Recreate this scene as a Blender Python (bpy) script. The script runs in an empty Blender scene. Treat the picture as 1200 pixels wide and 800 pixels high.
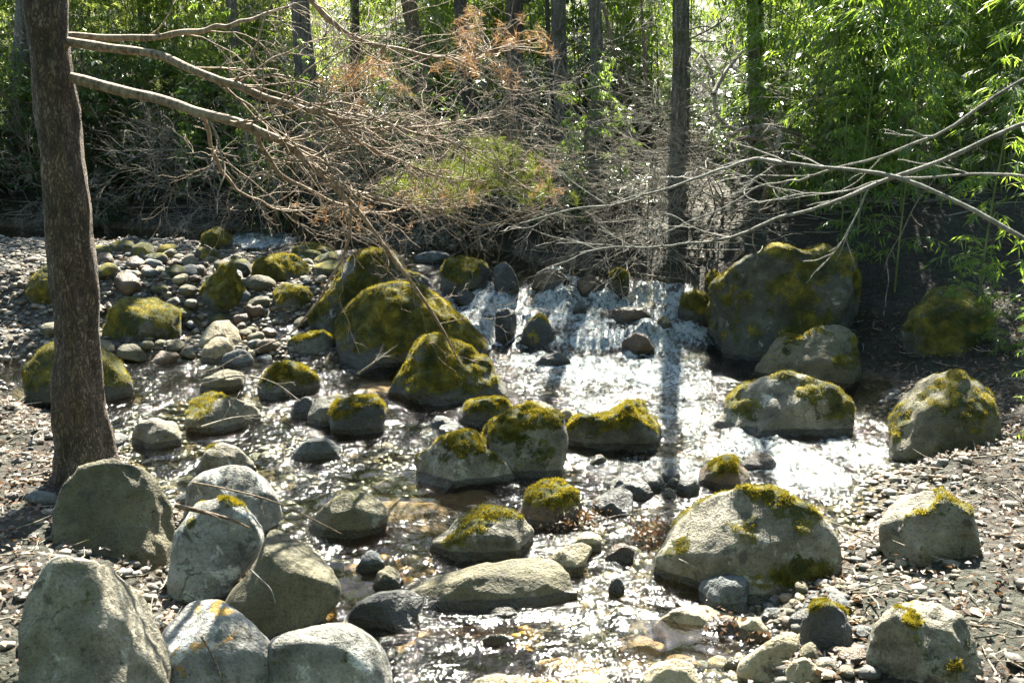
import bpy, bmesh, math, random
import numpy as np
from mathutils import Vector, Matrix

rng = np.random.default_rng(7)
random.seed(7)
S = bpy.context.scene
COL = S.collection

# ------------------------------------------------------------------ camera model
F, PITCH, H = 1308.0, math.radians(14.0), 2.6
FW = np.array([0, math.cos(PITCH), -math.sin(PITCH)])
UP = np.array([0, math.sin(PITCH), math.cos(PITCH)])
RT = np.array([1.0, 0, 0])
CAM = np.array([0, 0, H])

def ray(x, y):
    return FW + RT * ((x - 600) / F) + UP * ((400 - y) / F)

def at(x, y, Y):
    """world point on the pixel's ray at world distance Y ahead"""
    d = ray(x, y)
    return CAM + d * (Y / d[1])

# ------------------------------------------------------------------ noise
_perm = rng.permutation(256).astype(np.int64)
_perm = np.concatenate([_perm, _perm, _perm])
_grad = rng.normal(size=(256, 3)); _grad /= np.linalg.norm(_grad, axis=1)[:, None]

def noise(p):
    p = np.asarray(p, float)
    i = np.floor(p).astype(np.int64); f = p - i
    u = f * f * f * (f * (f * 6 - 15) + 10)
    i &= 255
    r = 0
    for dx in (0, 1):
        for dy in (0, 1):
            for dz in (0, 1):
                h = _perm[_perm[_perm[(i[..., 0] + dx) & 255] + ((i[..., 1] + dy) & 255)] + ((i[..., 2] + dz) & 255)]
                g = _grad[h]
                w = (u[..., 0] if dx else 1 - u[..., 0]) * (u[..., 1] if dy else 1 - u[..., 1]) * (u[..., 2] if dz else 1 - u[..., 2])
                r = r + w * (g[..., 0] * (f[..., 0] - dx) + g[..., 1] * (f[..., 1] - dy) + g[..., 2] * (f[..., 2] - dz))
    return r * 1.6

def fbm(p, o=4, lac=2.03, gain=.5):
    p = np.asarray(p, float); r = 0; a = 1
    for k in range(o):
        r = r + a * noise(p + 17.3 * k); p = p * lac; a *= gain
    return r

def sm(a, b, t):
    t = np.clip((t - a) / (b - a), 0, 1)
    return t * t * (3 - 2 * t)

def v3(x, y, z=0.0):
    x = np.asarray(x, float); y = np.asarray(y, float)
    return np.stack([x, y, np.zeros_like(x) + z], -1)

# ------------------------------------------------------------------ terrain functions
STREAM = np.array([(.7, 1.0), (.8, 3.0), (1.05, 4.5), (1.5, 5.5), (2.15, 6.4), (2.95, 7.3), (2.95, 9.4), (2.45, 10.4), (1.75, 11.2),
                   (.95, 11.9), (.4, 12.4), (-.7, 13.3), (-3.2, 14.2), (-9, 14.7), (-40, 17), (-40, 9.6), (-9, 9.2), (-4.3, 8.9), (-2.75, 7.3),
                   (-1.85, 6), (-1.3, 4.7), (-1.0, 3.0), (-.9, 1.0)])

def sdist(x, y):
    """signed distance to the stream outline, negative inside"""
    x = np.asarray(x, float); y = np.asarray(y, float)
    d = np.full(np.broadcast(x, y).shape, 1e9); inside = np.zeros(d.shape, bool)
    n = len(STREAM)
    for k in range(n):
        a = STREAM[k]; b = STREAM[(k + 1) % n]
        e = b - a
        t = np.clip(((x - a[0]) * e[0] + (y - a[1]) * e[1]) / (e @ e), 0, 1)
        d = np.minimum(d, np.hypot(x - a[0] - t * e[0], y - a[1] - t * e[1]))
        c = ((a[1] > y) != (b[1] > y))
        if abs(e[1]) > 1e-9:
            inside ^= c & (x < a[0] + (y - a[1]) / e[1] * e[0])
    return np.where(inside, -d, d)

BUMPS = [(1.27, 10.98, .34, .14, .07), (1.24, 10.15, .25, .16, .13), (.45, 11.75, .2, .15, .10), (.2, 10.55, .2, .15, .04), (.75, 10.6, .2, .1, .06)]

_hr = np.random.default_rng(5)
HUMPS = [(_hr.uniform(-.35, 1.75), _hr.uniform(9.9, 11.3), _hr.uniform(.09, .24), _hr.uniform(.035, .11)) for _ in range(34)]
HUMPS += [(_hr.uniform(-.2, 2.3), _hr.uniform(6.6, 9.8), _hr.uniform(.07, .2), _hr.uniform(.01, .035)) for _ in range(26)]

def water_level(x, y):
    x = np.asarray(x, float); y = np.asarray(y, float)
    yy = y + .46 * noise(v3(x * 1.6, y * .3, 3.1)) + .13 * noise(v3(x * 4.2, y * .6, 9.1))
    yy2 = y + .42 * noise(v3(x * 1.5, y * .3, 13.1)) + .15 * noise(v3(x * 4.7, y * .6, 19.1))
    w = .13 * sm(9.95, 10.5, yy) + .12 * sm(10.6, 11.2, yy2) + .16 * sm(9.95, 11.25, y) + .16 * sm(11, 16, y)
    hump = np.zeros_like(w)
    for hx, hy, hr, hh in HUMPS:
        dy = y - hy; ry = np.where(dy > 0, hr * 1.1, hr * .62)
        hump = np.maximum(hump, hh * np.exp(-(((x - hx) / hr) ** 2 + (dy / ry) ** 2) ** 1.4))
    w = w + hump
    for bx, by, sx, sy, h in BUMPS:
        w = w + h * np.exp(-((x - bx) / sx) ** 2 - ((y - by) / sy) ** 2)
    return w

def ground_level(x, y):
    x = np.asarray(x, float); y = np.asarray(y, float)
    d = sdist(x, y) + .18 * noise(v3(x * 1.1, y * 1.1, 5)) + .07 * noise(v3(x * 3.3, y * 3.3, 6))
    w = .41 * sm(10.2, 11.0, y) + .16 * sm(11, 16, y)
    out = np.maximum(d, 0)
    far = sm(8.5, 11.5, y)
    h = (.28 + .42 * far) * (1 - np.exp(-out / (.5))) + .05 * np.minimum(out, 12) + .16 * np.maximum(out - 9, 0)
    h = h - .24 * sm(0, .55, -d) - .02
    bar = sm(-.75, -1.5, x) * sm(9.3, 10.0, y) * (1 - sm(12.6, 13.3, y + .25 * noise(v3(x, y, 8))))
    h = h + bar * (.33 + .12 * sm(-2.5, -4.5, x)) * np.where(d < 0, 1, 0)
    h = h + .05 * fbm(v3(x * 1.6, y * 1.6, 1), 3) + .02 * fbm(v3(x * 7, y * 7, 2), 2)
    return w + h

def surf(x, y):
    return np.maximum(water_level(x, y), ground_level(x, y))

_T = np.linspace(2.5, 40, 1500)
def ground(px, py):
    d = ray(px, py); d = d / d[1]
    P = CAM + d * _T[:, None]
    below = P[:, 2] <= surf(P[:, 0], P[:, 1])
    k = int(np.argmax(below)) if below.any() else len(_T) - 1
    return P[k]

AMBER = []
for _px, _py, _hw, _hh in ((480, 583, 90, 20), (540, 600, 60, 16), (760, 755, 85, 30), (600, 770, 70, 14), (445, 443, 55, 12), (560, 690, 60, 10), (420, 655, 40, 16), (470, 625, 40, 14), (660, 745, 50, 12), (850, 660, 20, 8)):
    _c, _e, _g = ground(_px, _py), ground(_px, _py - _hh), ground(_px, _py + _hh)
    AMBER.append((_c[0], _c[1], _hw / F * math.hypot(_c[1], H), max(.12, abs(_e[1] - _g[1]) * .5)))
def amber_field(x, y):
    f = np.zeros(np.shape(x))
    for cx, cy, rx, ry in AMBER:
        f = np.maximum(f, np.exp(-((x - cx) / rx) ** 2 - ((y - cy) / ry) ** 2))
    return sm(.1, .45, f + .3 * noise(v3(x * 3, y * 3, 4)))

# ------------------------------------------------------------------ mesh helpers
def link(name, me, mat=None, parent=None, smooth=True):
    if mat is not None: me.materials.append(mat)
    if smooth: me.shade_smooth()
    o = bpy.data.objects.new(name, me); COL.objects.link(o)
    if parent is not None: o.parent = parent
    return o

def mesh_np(name, V, Fc, attrs=None):
    me = bpy.data.meshes.new(name)
    V = np.asarray(V, np.float32); Fc = np.asarray(Fc, np.int32)
    n, k = Fc.shape
    me.vertices.add(len(V)); me.vertices.foreach_set("co", V.ravel())
    me.loops.add(n * k); me.loops.foreach_set("vertex_index", Fc.ravel())
    me.polygons.add(n); me.polygons.foreach_set("loop_start", np.arange(0, n * k, k, dtype=np.int32))
    me.polygons.foreach_set("loop_total", np.full(n, k, np.int32))
    for an, av in (attrs or {}).items():
        if av.ndim == 1:
            a = me.attributes.new(an, 'FLOAT', 'POINT'); a.data.foreach_set("value", av.astype(np.float32))
        else:
            a = me.attributes.new(an, 'FLOAT_COLOR', 'POINT')
            c = np.ones((len(V), 4), np.float32); c[:, :3] = av; a.data.foreach_set("color", c.ravel())
    me.update(); me.validate()
    return me

def tag(o, label=None, cat=None, group=None, kind=None):
    if label: o['label'] = label
    if cat: o['category'] = cat
    if group: o['group'] = group
    if kind: o['kind'] = kind
    return o

def empty(name, loc):
    o = bpy.data.objects.new(name, None); COL.objects.link(o); o.location = loc; o.empty_display_size = .1
    return o

class Tubes:
    def __init__(s): s.V = []; s.F = []; s.n = 0
    def tube(s, P, R, k=5, jitter=0.0, seed=0):
        P = np.asarray(P, float); m = len(P)
        R = np.broadcast_to(np.asarray(R, float), (m,))
        T = np.gradient(P, axis=0); T /= np.linalg.norm(T, axis=1)[:, None] + 1e-9
        ref = np.array([0, 0, 1.0]) if abs(T[:, 2]).mean() < .8 else np.array([1.0, 0, 0])
        A = np.cross(T, ref); A /= np.linalg.norm(A, axis=1)[:, None] + 1e-9
        B = np.cross(T, A)
        a = np.arange(k) * 2 * math.pi / k
        rad = R[:, None] * np.ones(k)[None]
        V = P[:, None, :] + rad[..., None] * (np.cos(a)[None, :, None] * A[:, None, :] + np.sin(a)[None, :, None] * B[:, None, :])
        if jitter:
            nn = fbm(V * np.array([9, 9, 2.0]) + seed, 3)
            C = V - P[:, None, :]
            V = P[:, None, :] + C * (1 + jitter * nn[..., None])
        V = V.reshape(-1, 3)
        i = np.arange(m - 1)[:, None] * k + np.arange(k)[None]
        j = np.arange(m - 1)[:, None] * k + (np.arange(k)[None] + 1) % k
        Fq = np.stack([i, j, j + k, i + k], -1).reshape(-1, 4) + s.n
        s.V.append(V); s.F.append(Fq); s.n += len(V)
    def build(s, name, mat, parent=None, origin=None):
        V = np.concatenate(s.V); Fq = np.concatenate(s.F)
        if origin is not None: V = V - np.asarray(origin)
        o = link(name, mesh_np(name, V, Fq), mat, parent)
        return o

def spline(P, n):
    """Catmull-Rom through the points"""
    P = np.asarray(P, float); m = len(P)
    Q = np.vstack([2 * P[0] - P[1], P, 2 * P[-1] - P[-2]])
    out = []
    for t in np.linspace(0, m - 1 - 1e-6, n):
        i = int(t); u = t - i
        a, b, c, d = Q[i], Q[i + 1], Q[i + 2], Q[i + 3]
        out.append(.5 * (2 * b + (c - a) * u + (2 * a - 5 * b + 4 * c - d) * u * u + (3 * b - a - 3 * c + d) * u ** 3))
    return np.array(out)

def grow(tb, p, d, L, r, lvl, curl=.25, grav=0.0, kids=(6, 5, 3), spread=.8, tips=None, k=5, ratio=.5, n=8, minr=.0016):
    p = np.array(p, float); d = np.array(d, float); d /= np.linalg.norm(d)
    P = [p.copy()]; step = L / n; dirs = [d.copy()]
    for _ in range(n):
        d = d + random_unit() * curl * .5 + np.array([0, 0, grav])
        d /= np.linalg.norm(d); p = p + d * step; P.append(p.copy()); dirs.append(d.copy())
    R = np.linspace(r, max(r * .35, minr), n + 1)
    tb.tube(P, R, k)
    if tips is not None: tips.append((P[-1], d))
    if lvl <= 0: return
    nk = kids[min(len(kids) - 1, len(kids) - lvl)] if lvl <= len(kids) else kids[0]
    for q in range(nk):
        t = rng.uniform(.2, .98); i = min(int(t * n), n - 1)
        b = P[i] + (P[i + 1] - P[i]) * (t * n - i)
        dd = dirs[i] + random_unit() * spread
        grow(tb, b, dd, L * rng.uniform(.35, .75) * ratio * 1.3, max(R[i] * .6, minr), lvl - 1, curl, grav, kids, spread, tips, 4 if lvl < 3 else k, ratio, max(4, n - 2), minr)

def random_unit():
    v = rng.normal(size=3); return v / np.linalg.norm(v)

# ------------------------------------------------------------------ materials
def newmat(name):
    m = bpy.data.materials.new(name); m.use_nodes = True
    nt = m.node_tree; nt.nodes.clear()
    return m, nt

class NB:
    def __init__(s, nt): s.nt = nt
    def n(s, t, **kw):
        nd = s.nt.nodes.new(t)
        for k, v in kw.items():
            if k.startswith('_'): setattr(nd, k[1:], v)
        for k, v in kw.items():
            if not k.startswith('_'):
                key = k.replace('__', ' ')
                s.set(nd.inputs[int(key[1:])] if key[0] == 'i' and key[1:].isdigit() else nd.inputs[key], v)
        return nd
    def set(s, inp, v):
        if isinstance(v, bpy.types.NodeSocket): s.nt.links.new(v, inp)
        elif isinstance(v, tuple) and len(v) == 3 and inp.type == 'RGBA': inp.default_value = (*v, 1)
        else: inp.default_value = v
    def noise(s, vec, scale, detail=4, rough=.55, dist=0.0):
        return s.n('ShaderNodeTexNoise', Vector=vec, Scale=scale, Detail=detail, Roughness=rough, Distortion=dist).outputs['Fac']
    def ramp(s, fac, stops, interp='LINEAR'):
        nd = s.n('ShaderNodeValToRGB', Fac=fac); cr = nd.color_ramp; cr.interpolation = interp
        while len(cr.elements) < len(stops): cr.elements.new(.5)
        for e, (p, c) in zip(cr.elements, stops):
            e.position = p; e.color = (*c, 1) if isinstance(c, tuple) else (c, c, c, 1)
        return nd.outputs['Color']
    def math(s, op, a, b=0.0, clamp=False):
        nd = s.n('ShaderNodeMath', _operation=op, _use_clamp=clamp); s.set(nd.inputs[0], a); s.set(nd.inputs[1], b); return nd.outputs[0]
    def mr(s, v, a, b, c=0.0, d=1.0):
        nd = s.n('ShaderNodeMapRange', Value=v); s.set(nd.inputs[1], a); s.set(nd.inputs[2], b); s.set(nd.inputs[3], c); s.set(nd.inputs[4], d)
        nd.interpolation_type = 'SMOOTHSTEP'; return nd.outputs[0]
    def mix(s, f, a, b, bt='MIX'):
        nd = s.n('ShaderNodeMix', _data_type='RGBA', _blend_type=bt)
        s.set(nd.inputs[0], f); s.set(nd.inputs[6], a); s.set(nd.inputs[7], b); return nd.outputs[2]
    def attr(s, name): return s.n('ShaderNodeAttribute', _attribute_name=name)
    def out(s, sh): s.n('ShaderNodeOutputMaterial', Surface=sh)
    def mapping(s, vec, scale=(1, 1, 1), loc=(0, 0, 0)):
        nd = s.n('ShaderNodeMapping', Vector=vec); nd.inputs['Scale'].default_value = scale
        s.set(nd.inputs['Location'], loc); return nd.outputs[0]
    def bump(s, h, strength, dist, normal=None):
        nd = s.n('ShaderNodeBump', Height=h, Strength=strength, Distance=dist)
        if normal is not None: s.set(nd.inputs['Normal'], normal)
        return nd.outputs[0]

def rock_mat(name, c1, c2, c3, lichen=.3, lichen_col=(.55, .56, .5), orange=0.0, rough=.8, scale=1.0):
    c1, c2, c3 = (tuple(v * .62 for v in c) for c in (c1, c2, c3)); lichen_col = tuple(v * .72 for v in lichen_col)
    m, nt = newmat(name); b = NB(nt)
    geo = b.n('ShaderNodeNewGeometry'); oi = b.n('ShaderNodeObjectInfo')
    off = b.math('MULTIPLY', oi.outputs['Random'], 40)
    comb = b.n('ShaderNodeCombineXYZ', X=off, Y=off, Z=off)
    P = b.n('ShaderNodeVectorMath', _operation='ADD', i0=geo.outputs['Position'], i1=comb.outputs[0]).outputs[0]
    n1 = b.noise(P, 3.2 * scale, 6, .6); n2 = b.noise(P, 14 * scale, 6, .65); n3 = b.noise(P, 70 * scale, 3, .6)
    base = b.ramp(b.math('ADD', b.math('MULTIPLY', n1, .6), b.math('MULTIPLY', n2, .4)), [(.36, c1), (.5, c2), (.62, c3)])
    base = b.mix(b.mr(n2, .38, .68, 0, .55), base, b.mix(.5, base, c1))
    sp = b.n('ShaderNodeTexVoronoi', Vector=P, Scale=110 * scale).outputs['Distance']
    base = b.mix(b.mr(sp, .05, .3, .35, 0), base, tuple(min(1, c * 1.5) for c in c3))
    base = b.mix(b.mr(n3, .52, .68, 0, .42), base, tuple(c * .5 for c in c1))
    # crusty lichen patches
    n4 = b.noise(P, 6.5 * scale, 7, .68, .4)
    lm = b.mr(n4, .68 - lichen * .22, .78 - lichen * .22, 0, .8)
    lm = b.math('MULTIPLY', lm, b.mr(n3, .32, .5, .35, 1))
    base = b.mix(lm, base, lichen_col)
    n5 = b.noise(P, 9 * scale, 6, .7, .3)
    dk = b.mr(n5, .56, .66, 0, .8)
    base = b.mix(dk, base, (.035, .035, .028))
    if orange:
        n6 = b.noise(P, 4.2 * scale, 7, .7, .5)
        base = b.mix(b.mr(n6, .72 - orange * .2, .76 - orange * .2, 0, .9), base, (.42, .22, .02))
    # cracks and veins
    wv = b.n('ShaderNodeVectorMath', _operation='ADD', i0=P, i1=b.n('ShaderNodeVectorMath', _operation='SCALE', i0=b.n('ShaderNodeTexNoise', Vector=P, Scale=3.0, Detail=4.0).outputs['Color'], Scale=.5).outputs[0]).outputs[0]
    cd = b.n('ShaderNodeTexVoronoi', Vector=wv, Scale=1.9 * scale, _feature='DISTANCE_TO_EDGE').outputs['Distance']
    ck = b.math('MULTIPLY', b.mr(cd, .001, .011, 1, 0), b.mr(n1, .56, .64, 0, 1))
    base = b.mix(b.math('MULTIPLY', ck, .55), base, tuple(c * .3 for c in c1))
    # moss layer from the mesh attribute, its edge broken up
    ma = b.attr('moss').outputs['Fac']
    nm = b.math('ADD', b.math('MULTIPLY', b.noise(P, 26, 5, .75), .6), b.math('MULTIPLY', b.noise(P, 8, 4, .65), .4))
    mm = b.mr(b.math('ADD', ma, b.math('MULTIPLY', b.math('SUBTRACT', nm, .5), 4.5)), .34, .62)
    nmc = b.noise(P, 5.5, 5, .65); nmf = b.noise(P, 160, 2, .6)
    moss = b.ramp(nmc, [(.3, (.014, .022, .005)), (.45, (.055, .062, .009)), (.56, (.16, .14, .013)), (.68, (.36, .27, .02))])
    moss = b.mix(b.mr(nmf, .35, .65, .55, 0), moss, (.02, .025, .005))
    # wet darkening near the waterline
    wet = b.attr('wet').outputs['Fac']
    wm = b.mr(b.math('ADD', wet, b.math('MULTIPLY', b.math('SUBTRACT', n2, .5), .6)), .35, .6)
    base = b.mix(wm, base, b.mix(.82, base, (.02, .018, .010)))
    moss = b.mix(b.mr(mm, .35, .95, 0, 1), (.030, .036, .010), moss)
    col = b.mix(mm, base, moss)
    hgt = b.math('ADD', b.math('MULTIPLY', n2, .6), b.math('MULTIPLY', n3, .35))
    bm1 = b.bump(hgt, 1.0, .05)
    pit = b.mr(n5, .45, .7, 0, -1.0)
    bm1 = b.bump(pit, .35, .02, bm1); bm1 = b.bump(b.math('MULTIPLY', ck, -1.0), .7, .02, bm1)
    mh = b.math('ADD', nmf, b.math('MULTIPLY', nm, 1.2))
    bm2 = b.bump(mh, 1.0, .022)
    nrm = b.n('ShaderNodeMix', _data_type='VECTOR'); b.set(nrm.inputs[0], mm); b.set(nrm.inputs[4], bm1); b.set(nrm.inputs[5], bm2)
    ro = b.math('SUBTRACT', rough, b.math('MULTIPLY', wm, rough - .22))
    ro = b.math('MAXIMUM', ro, b.math('MULTIPLY', mm, .95))
    p = b.n('ShaderNodeBsdfPrincipled', Base__Color=col, Roughness=ro, Normal=nrm.outputs[1])
    b.out(p.outputs[0])
    return m

def leaf_mat(name, c1, c2, trans=.45, tcol=None, rough=.4, spec=.5):
    m, nt = newmat(name); b = NB(nt)
    geo = b.n('ShaderNodeNewGeometry'); oi = b.n('ShaderNodeObjectInfo')
    rp = geo.outputs['Random Per Island']
    f = b.math('ADD', b.math('MULTIPLY', rp, .75), b.math('MULTIPLY', oi.outputs['Random'], .25))
    col = b.mix(f, c1, c2)
    p = b.n('ShaderNodeBsdfPrincipled', Base__Color=col, Roughness=rough, Specular__IOR__Level=spec)
    tc = b.mix(.5, col, tcol) if tcol else col
    t = b.n('ShaderNodeBsdfTranslucent', Color=tc)
    mx = b.n('ShaderNodeMixShader', Fac=trans, i1=p.outputs[0], i2=t.outputs[0])
    b.out(mx.outputs[0]); return m

def bark_mat(name, c1, c2, c3, stretch=.12, scale=26, bumpd=.03, moss=0.0):
    m, nt = newmat(name); b = NB(nt)
    geo = b.n('ShaderNodeNewGeometry')
    P = geo.outputs['Position']
    Q = b.mapping(P, (1, 1, stretch))
    n1 = b.noise(Q, scale, 6, .6, .3); n2 = b.noise(P, 3, 4, .6); n3 = b.noise(P, 60, 3, .6)
    col = b.ramp(n1, [(.35, c1), (.52, c2), (.7, c3)])
    col = b.mix(b.mr(n2, .45, .7, 0, .5), col, c3)
    if moss: col = b.mix(b.mr(n2, .62 - moss * .2, .7 - moss * .2, 0, .8), col, (.06, .075, .015))
    h = b.math('ADD', n1, b.math('MULTIPLY', n3, .25))
    if stretch < .6 and bumpd > .02:
        wq = b.n('ShaderNodeVectorMath', _operation='ADD', i0=b.mapping(P, (1, 1, .22)), i1=b.n('ShaderNodeVectorMath', _operation='SCALE', i0=b.n('ShaderNodeTexNoise', Vector=P, Scale=11.0, Detail=5.0).outputs['Color'], Scale=.09).outputs[0]).outputs[0]
        vd = b.n('ShaderNodeTexVoronoi', Vector=wq, Scale=58.0, _feature='DISTANCE_TO_EDGE').outputs['Distance']
        crk = b.mr(vd, .0, .2, .35, 1)
        col = b.mix(b.math('SUBTRACT', 1.0, crk), col, tuple(c * .7 for c in c1))
        h = b.math('ADD', h, b.math('MULTIPLY', crk, 1.2))
    p = b.n('ShaderNodeBsdfPrincipled', Base__Color=col, Roughness=.85, Normal=b.bump(h, .9, bumpd))
    b.out(p.outputs[0]); return m

M = {}
M['granite'] = rock_mat('granite', (.07, .062, .042), (.27, .245, .175), (.50, .47, .37), .45, (.62, .62, .54))
M['granite_pale'] = rock_mat('granite_pale', (.085, .085, .07), (.32, .315, .275), (.58, .58, .53), .7, (.72, .74, .69))
M['granite_orange'] = rock_mat('granite_orange', (.12, .12, .105), (.36, .36, .33), (.56, .57, .54), .62, (.74, .76, .74), orange=.8)
M['olive'] = rock_mat('olive_stone', (.075, .068, .035), (.16, .145, .08), (.27, .245, .15), .28, (.45, .45, .38))
M['dark'] = rock_mat('dark_stone', (.022, .024, .022), (.055, .06, .055), (.11, .115, .105), .22, (.30, .32, .30), rough=.55)
M['mossrock'] = rock_mat('moss_stone', (.04, .04, .028), (.10, .10, .075), (.24, .24, .2), .34, (.52, .53, .50))
M['tan'] = rock_mat('tan_stone', (.25, .20, .11), (.42, .36, .22), (.56, .50, .35), .25, (.66, .63, .5))
M['slate'] = rock_mat('slate_stone', (.05, .06, .062), (.13, .15, .15), (.26, .28, .28), .3, (.42, .45, .45))
M['brown'] = rock_mat('brown_stone', (.05, .032, .018), (.16, .10, .05), (.27, .19, .11), .25, (.4, .36, .28), rough=.5)

# gravel with a colour per stone
m, nt = newmat('gravel'); b = NB(nt)
geo = b.n('ShaderNodeNewGeometry'); P = geo.outputs['Position']
c = b.attr('tint').outputs['Color']; n = b.noise(P, 60, 4, .6); wet = b.attr('wet').outputs['Fac']
c = b.mix(b.mr(n, .3, .7, 0, .6), c, b.mix(.5, c, (.02, .02, .015)))
c = b.mix(wet, c, b.mix(.25, c, (.03, .016, .004)))
p = b.n('ShaderNodeBsdfPrincipled', Base__Color=c, Roughness=b.mr(wet, 0, 1, .8, .3), Normal=b.bump(n, .5, .01)); b.out(p.outputs[0])
M['gravel'] = m

# ground: pebbly bed, amber under water, leaf litter on the banks
m, nt = newmat('ground'); b = NB(nt)
geo = b.n('ShaderNodeNewGeometry'); P = geo.outputs['Position']
vo = b.n('ShaderNodeTexVoronoi', Vector=P, Scale=16.0); vo2 = b.n('ShaderNodeTexVoronoi', Vector=P, Scale=38.0)
ve = b.n('ShaderNodeTexVoronoi', Vector=P, Scale=16.0, _feature='DISTANCE_TO_EDGE')
big = b.noise(P, 1.6, 4, .6); fine = b.noise(P, 45, 5, .65)
peb = b.ramp(b.n('ShaderNodeSeparateColor', Color=vo.outputs['Color']).outputs[0], [(0, (.03, .026, .018)), (.4, (.10, .085, .06)), (.75, (.17, .155, .12)), (1, (.07, .07, .065))])
peb = b.mix(b.mr(ve.outputs['Distance'], 0, .08, .8, 0), peb, (.02, .017, .01))
amb = b.ramp(b.n('ShaderNodeSeparateColor', Color=vo.outputs['Color']).outputs[1], [(0, (.12, .055, .008)), (.4, (.46, .21, .022)), (.7, (.62, .34, .05)), (1, (.22, .13, .03))])
amb = b.mix(b.mr(ve.outputs['Distance'], 0, .07, .7, 0), amb, (.05, .025, .006))
dkb = b.mix(.8, amb, (.040, .048, .026))
amb = b.mix(b.math('SUBTRACT', 1.0, b.attr('amber').outputs['Fac']), amb, dkb)
bed = b.mix(b.attr('under').outputs['Fac'], peb, amb)
lit = b.ramp(fine, [(.3, (.008, .008, .005)), (.5, (.022, .018, .010)), (.62, (.055, .038, .022)), (.75, (.11, .08, .05))])
lit = b.mix(b.mr(big, .4, .6, 0, .75), lit, (.016, .022, .007))
col = b.mix(b.attr('litter').outputs['Fac'], bed, lit)
hh = b.math('ADD', b.math('MULTIPLY', vo.outputs['Distance'], -.7), b.math('MULTIPLY', fine, .5))
p = b.n('ShaderNodeBsdfPrincipled', Base__Color=col, Roughness=.85, Normal=b.bump(b.math('ADD', hh, b.math('MULTIPLY', b.noise(P, 9, 6, .75), 1.2)), 1.0, .08)); b.out(p.outputs[0])
M['ground'] = m

# water: clear over the bed, broken ripples, foam where it tumbles
m, nt = newmat('stream_water'); b = NB(nt)
geo = b.n('ShaderNodeNewGeometry'); P = geo.outputs['Position']
Q = b.mapping(P, (1, .8, .6))
w1 = b.noise(Q, 17, 2, .5, .6); w2 = b.noise(Q, 56, 1, .5, .5); w3 = b.noise(Q, 120, 0, .5)
calm = b.noise(b.mapping(P, (1, .7, 1)), 1.9, 4, .6, .5)
cm = b.mr(calm, .37, .57, .16, .98)
rip = b.attr('ripple').outputs['Fac']
hh = b.math('ADD', b.math('MULTIPLY', w1, .8), b.math('ADD', b.math('MULTIPLY', w2, .42), b.math('MULTIPLY', w3, .16)))
hh = b.math('MULTIPLY', hh, b.math('MULTIPLY', cm, rip))
nrm = b.bump(hh, 1.0, .028)
fr = b.n('ShaderNodeFresnel', IOR=1.33, Normal=nrm)
tr = b.n('ShaderNodeBsdfTransparent', Color=(.90, .90, .80))
gl = b.n('ShaderNodeBsdfGlossy', Color=(1, 1, 1), Roughness=.095, Normal=nrm)
mx = b.n('ShaderNodeMixShader', Fac=fr.outputs[0], i1=tr.outputs[0], i2=gl.outputs[0])
foam = b.attr('foam').outputs['Fac']
Qf = b.mapping(P, (1.0, .5, .8))
f1 = b.noise(Qf, 10, 5, .7, 1.2); f2 = b.noise(Qf, 34, 4, .7, .8); f3 = b.noise(P, 5, 4, .6)
fm = b.math('ADD', b.math('ADD', b.math('MULTIPLY', f1, .50), b.math('MULTIPLY', f2, .32)), b.math('MULTIPLY', f3, .18))
thr = b.math('SUBTRACT', .70, b.math('MULTIPLY', foam, .335))
fmask = b.mr(b.math('SUBTRACT', fm, thr), -.03, .16)
fmask = b.math('MULTIPLY', fmask, b.mr(foam, .02, .15))
fb = b.bump(b.math('ADD', f1, b.math('MULTIPLY', f2, .7)), 1.0, .11)
fs = b.n('ShaderNodeBsdfPrincipled', Base__Color=b.mix(b.mr(b.math('ADD', b.math('MULTIPLY', f1, .5), b.math('MULTIPLY', f2, .5)), .38, .58), (.13, .19, .20), (.60, .66, .66)), Roughness=.35, Normal=fb)
mx2 = b.n('ShaderNodeMixShader', Fac=b.math('MULTIPLY', fmask, .92), i1=mx.outputs[0], i2=fs.outputs[0])
b.out(mx2.outputs[0])
M['water'] = m

M['bark_grey'] = bark_mat('bark_grey', (.06, .055, .044), (.19, .175, .14), (.33, .31, .25), moss=.2)
M['bark_dark'] = bark_mat('bark_dark', (.04, .034, .025), (.12, .10, .075), (.21, .18, .135))
M['bark_brown'] = bark_mat('bark_brown', (.05, .032, .02), (.13, .09, .058), (.22, .17, .12), stretch=.5, scale=40, bumpd=.01)
M['bark_pine'] = bark_mat('pine_bark', (.04, .028, .02), (.12, .085, .06), (.22, .175, .13), stretch=.3, scale=22, bumpd=.035)
M['limb'] = bark_mat('pine_limb', (.07, .05, .033), (.19, .14, .095), (.33, .27, .2), stretch=.6, scale=40, bumpd=.008)
M['twig'] = bark_mat('dead_twig', (.06, .05, .035), (.16, .14, .105), (.30, .275, .22), stretch=1, scale=40, bumpd=.004)
M['twig_grey'] = bark_mat('grey_twig', (.07, .068, .058), (.17, .165, .145), (.31, .30, .275), stretch=1, scale=40, bumpd=.004)
M['culm'] = bark_mat('bamboo_culm', (.05, .07, .015), (.11, .14, .035), (.2, .22, .07), stretch=.3, scale=10, bumpd=.004)
M['bamboo'] = leaf_mat('bamboo_leaf', (.014, .075, .022), (.08, .175, .03), .58, (.42, .56, .05), .32, .6)
M['bamboo_pale'] = leaf_mat('pale_leaf', (.03, .085, .025), (.13, .20, .05), .62, (.62, .68, .13), .28, .75)
M['laurel'] = leaf_mat('laurel_leaf', (.012, .045, .014), (.045, .10, .025), .3, (.15, .25, .03), .3, .7)
M['needle'] = leaf_mat('pine_needle', (.05, .09, .012), (.14, .19, .025), .35, (.25, .28, .02), .45)
M['needle_dead'] = leaf_mat('dead_needle', (.17, .085, .04), (.33, .19, .09), .35, (.42, .25, .10), .6)
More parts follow.
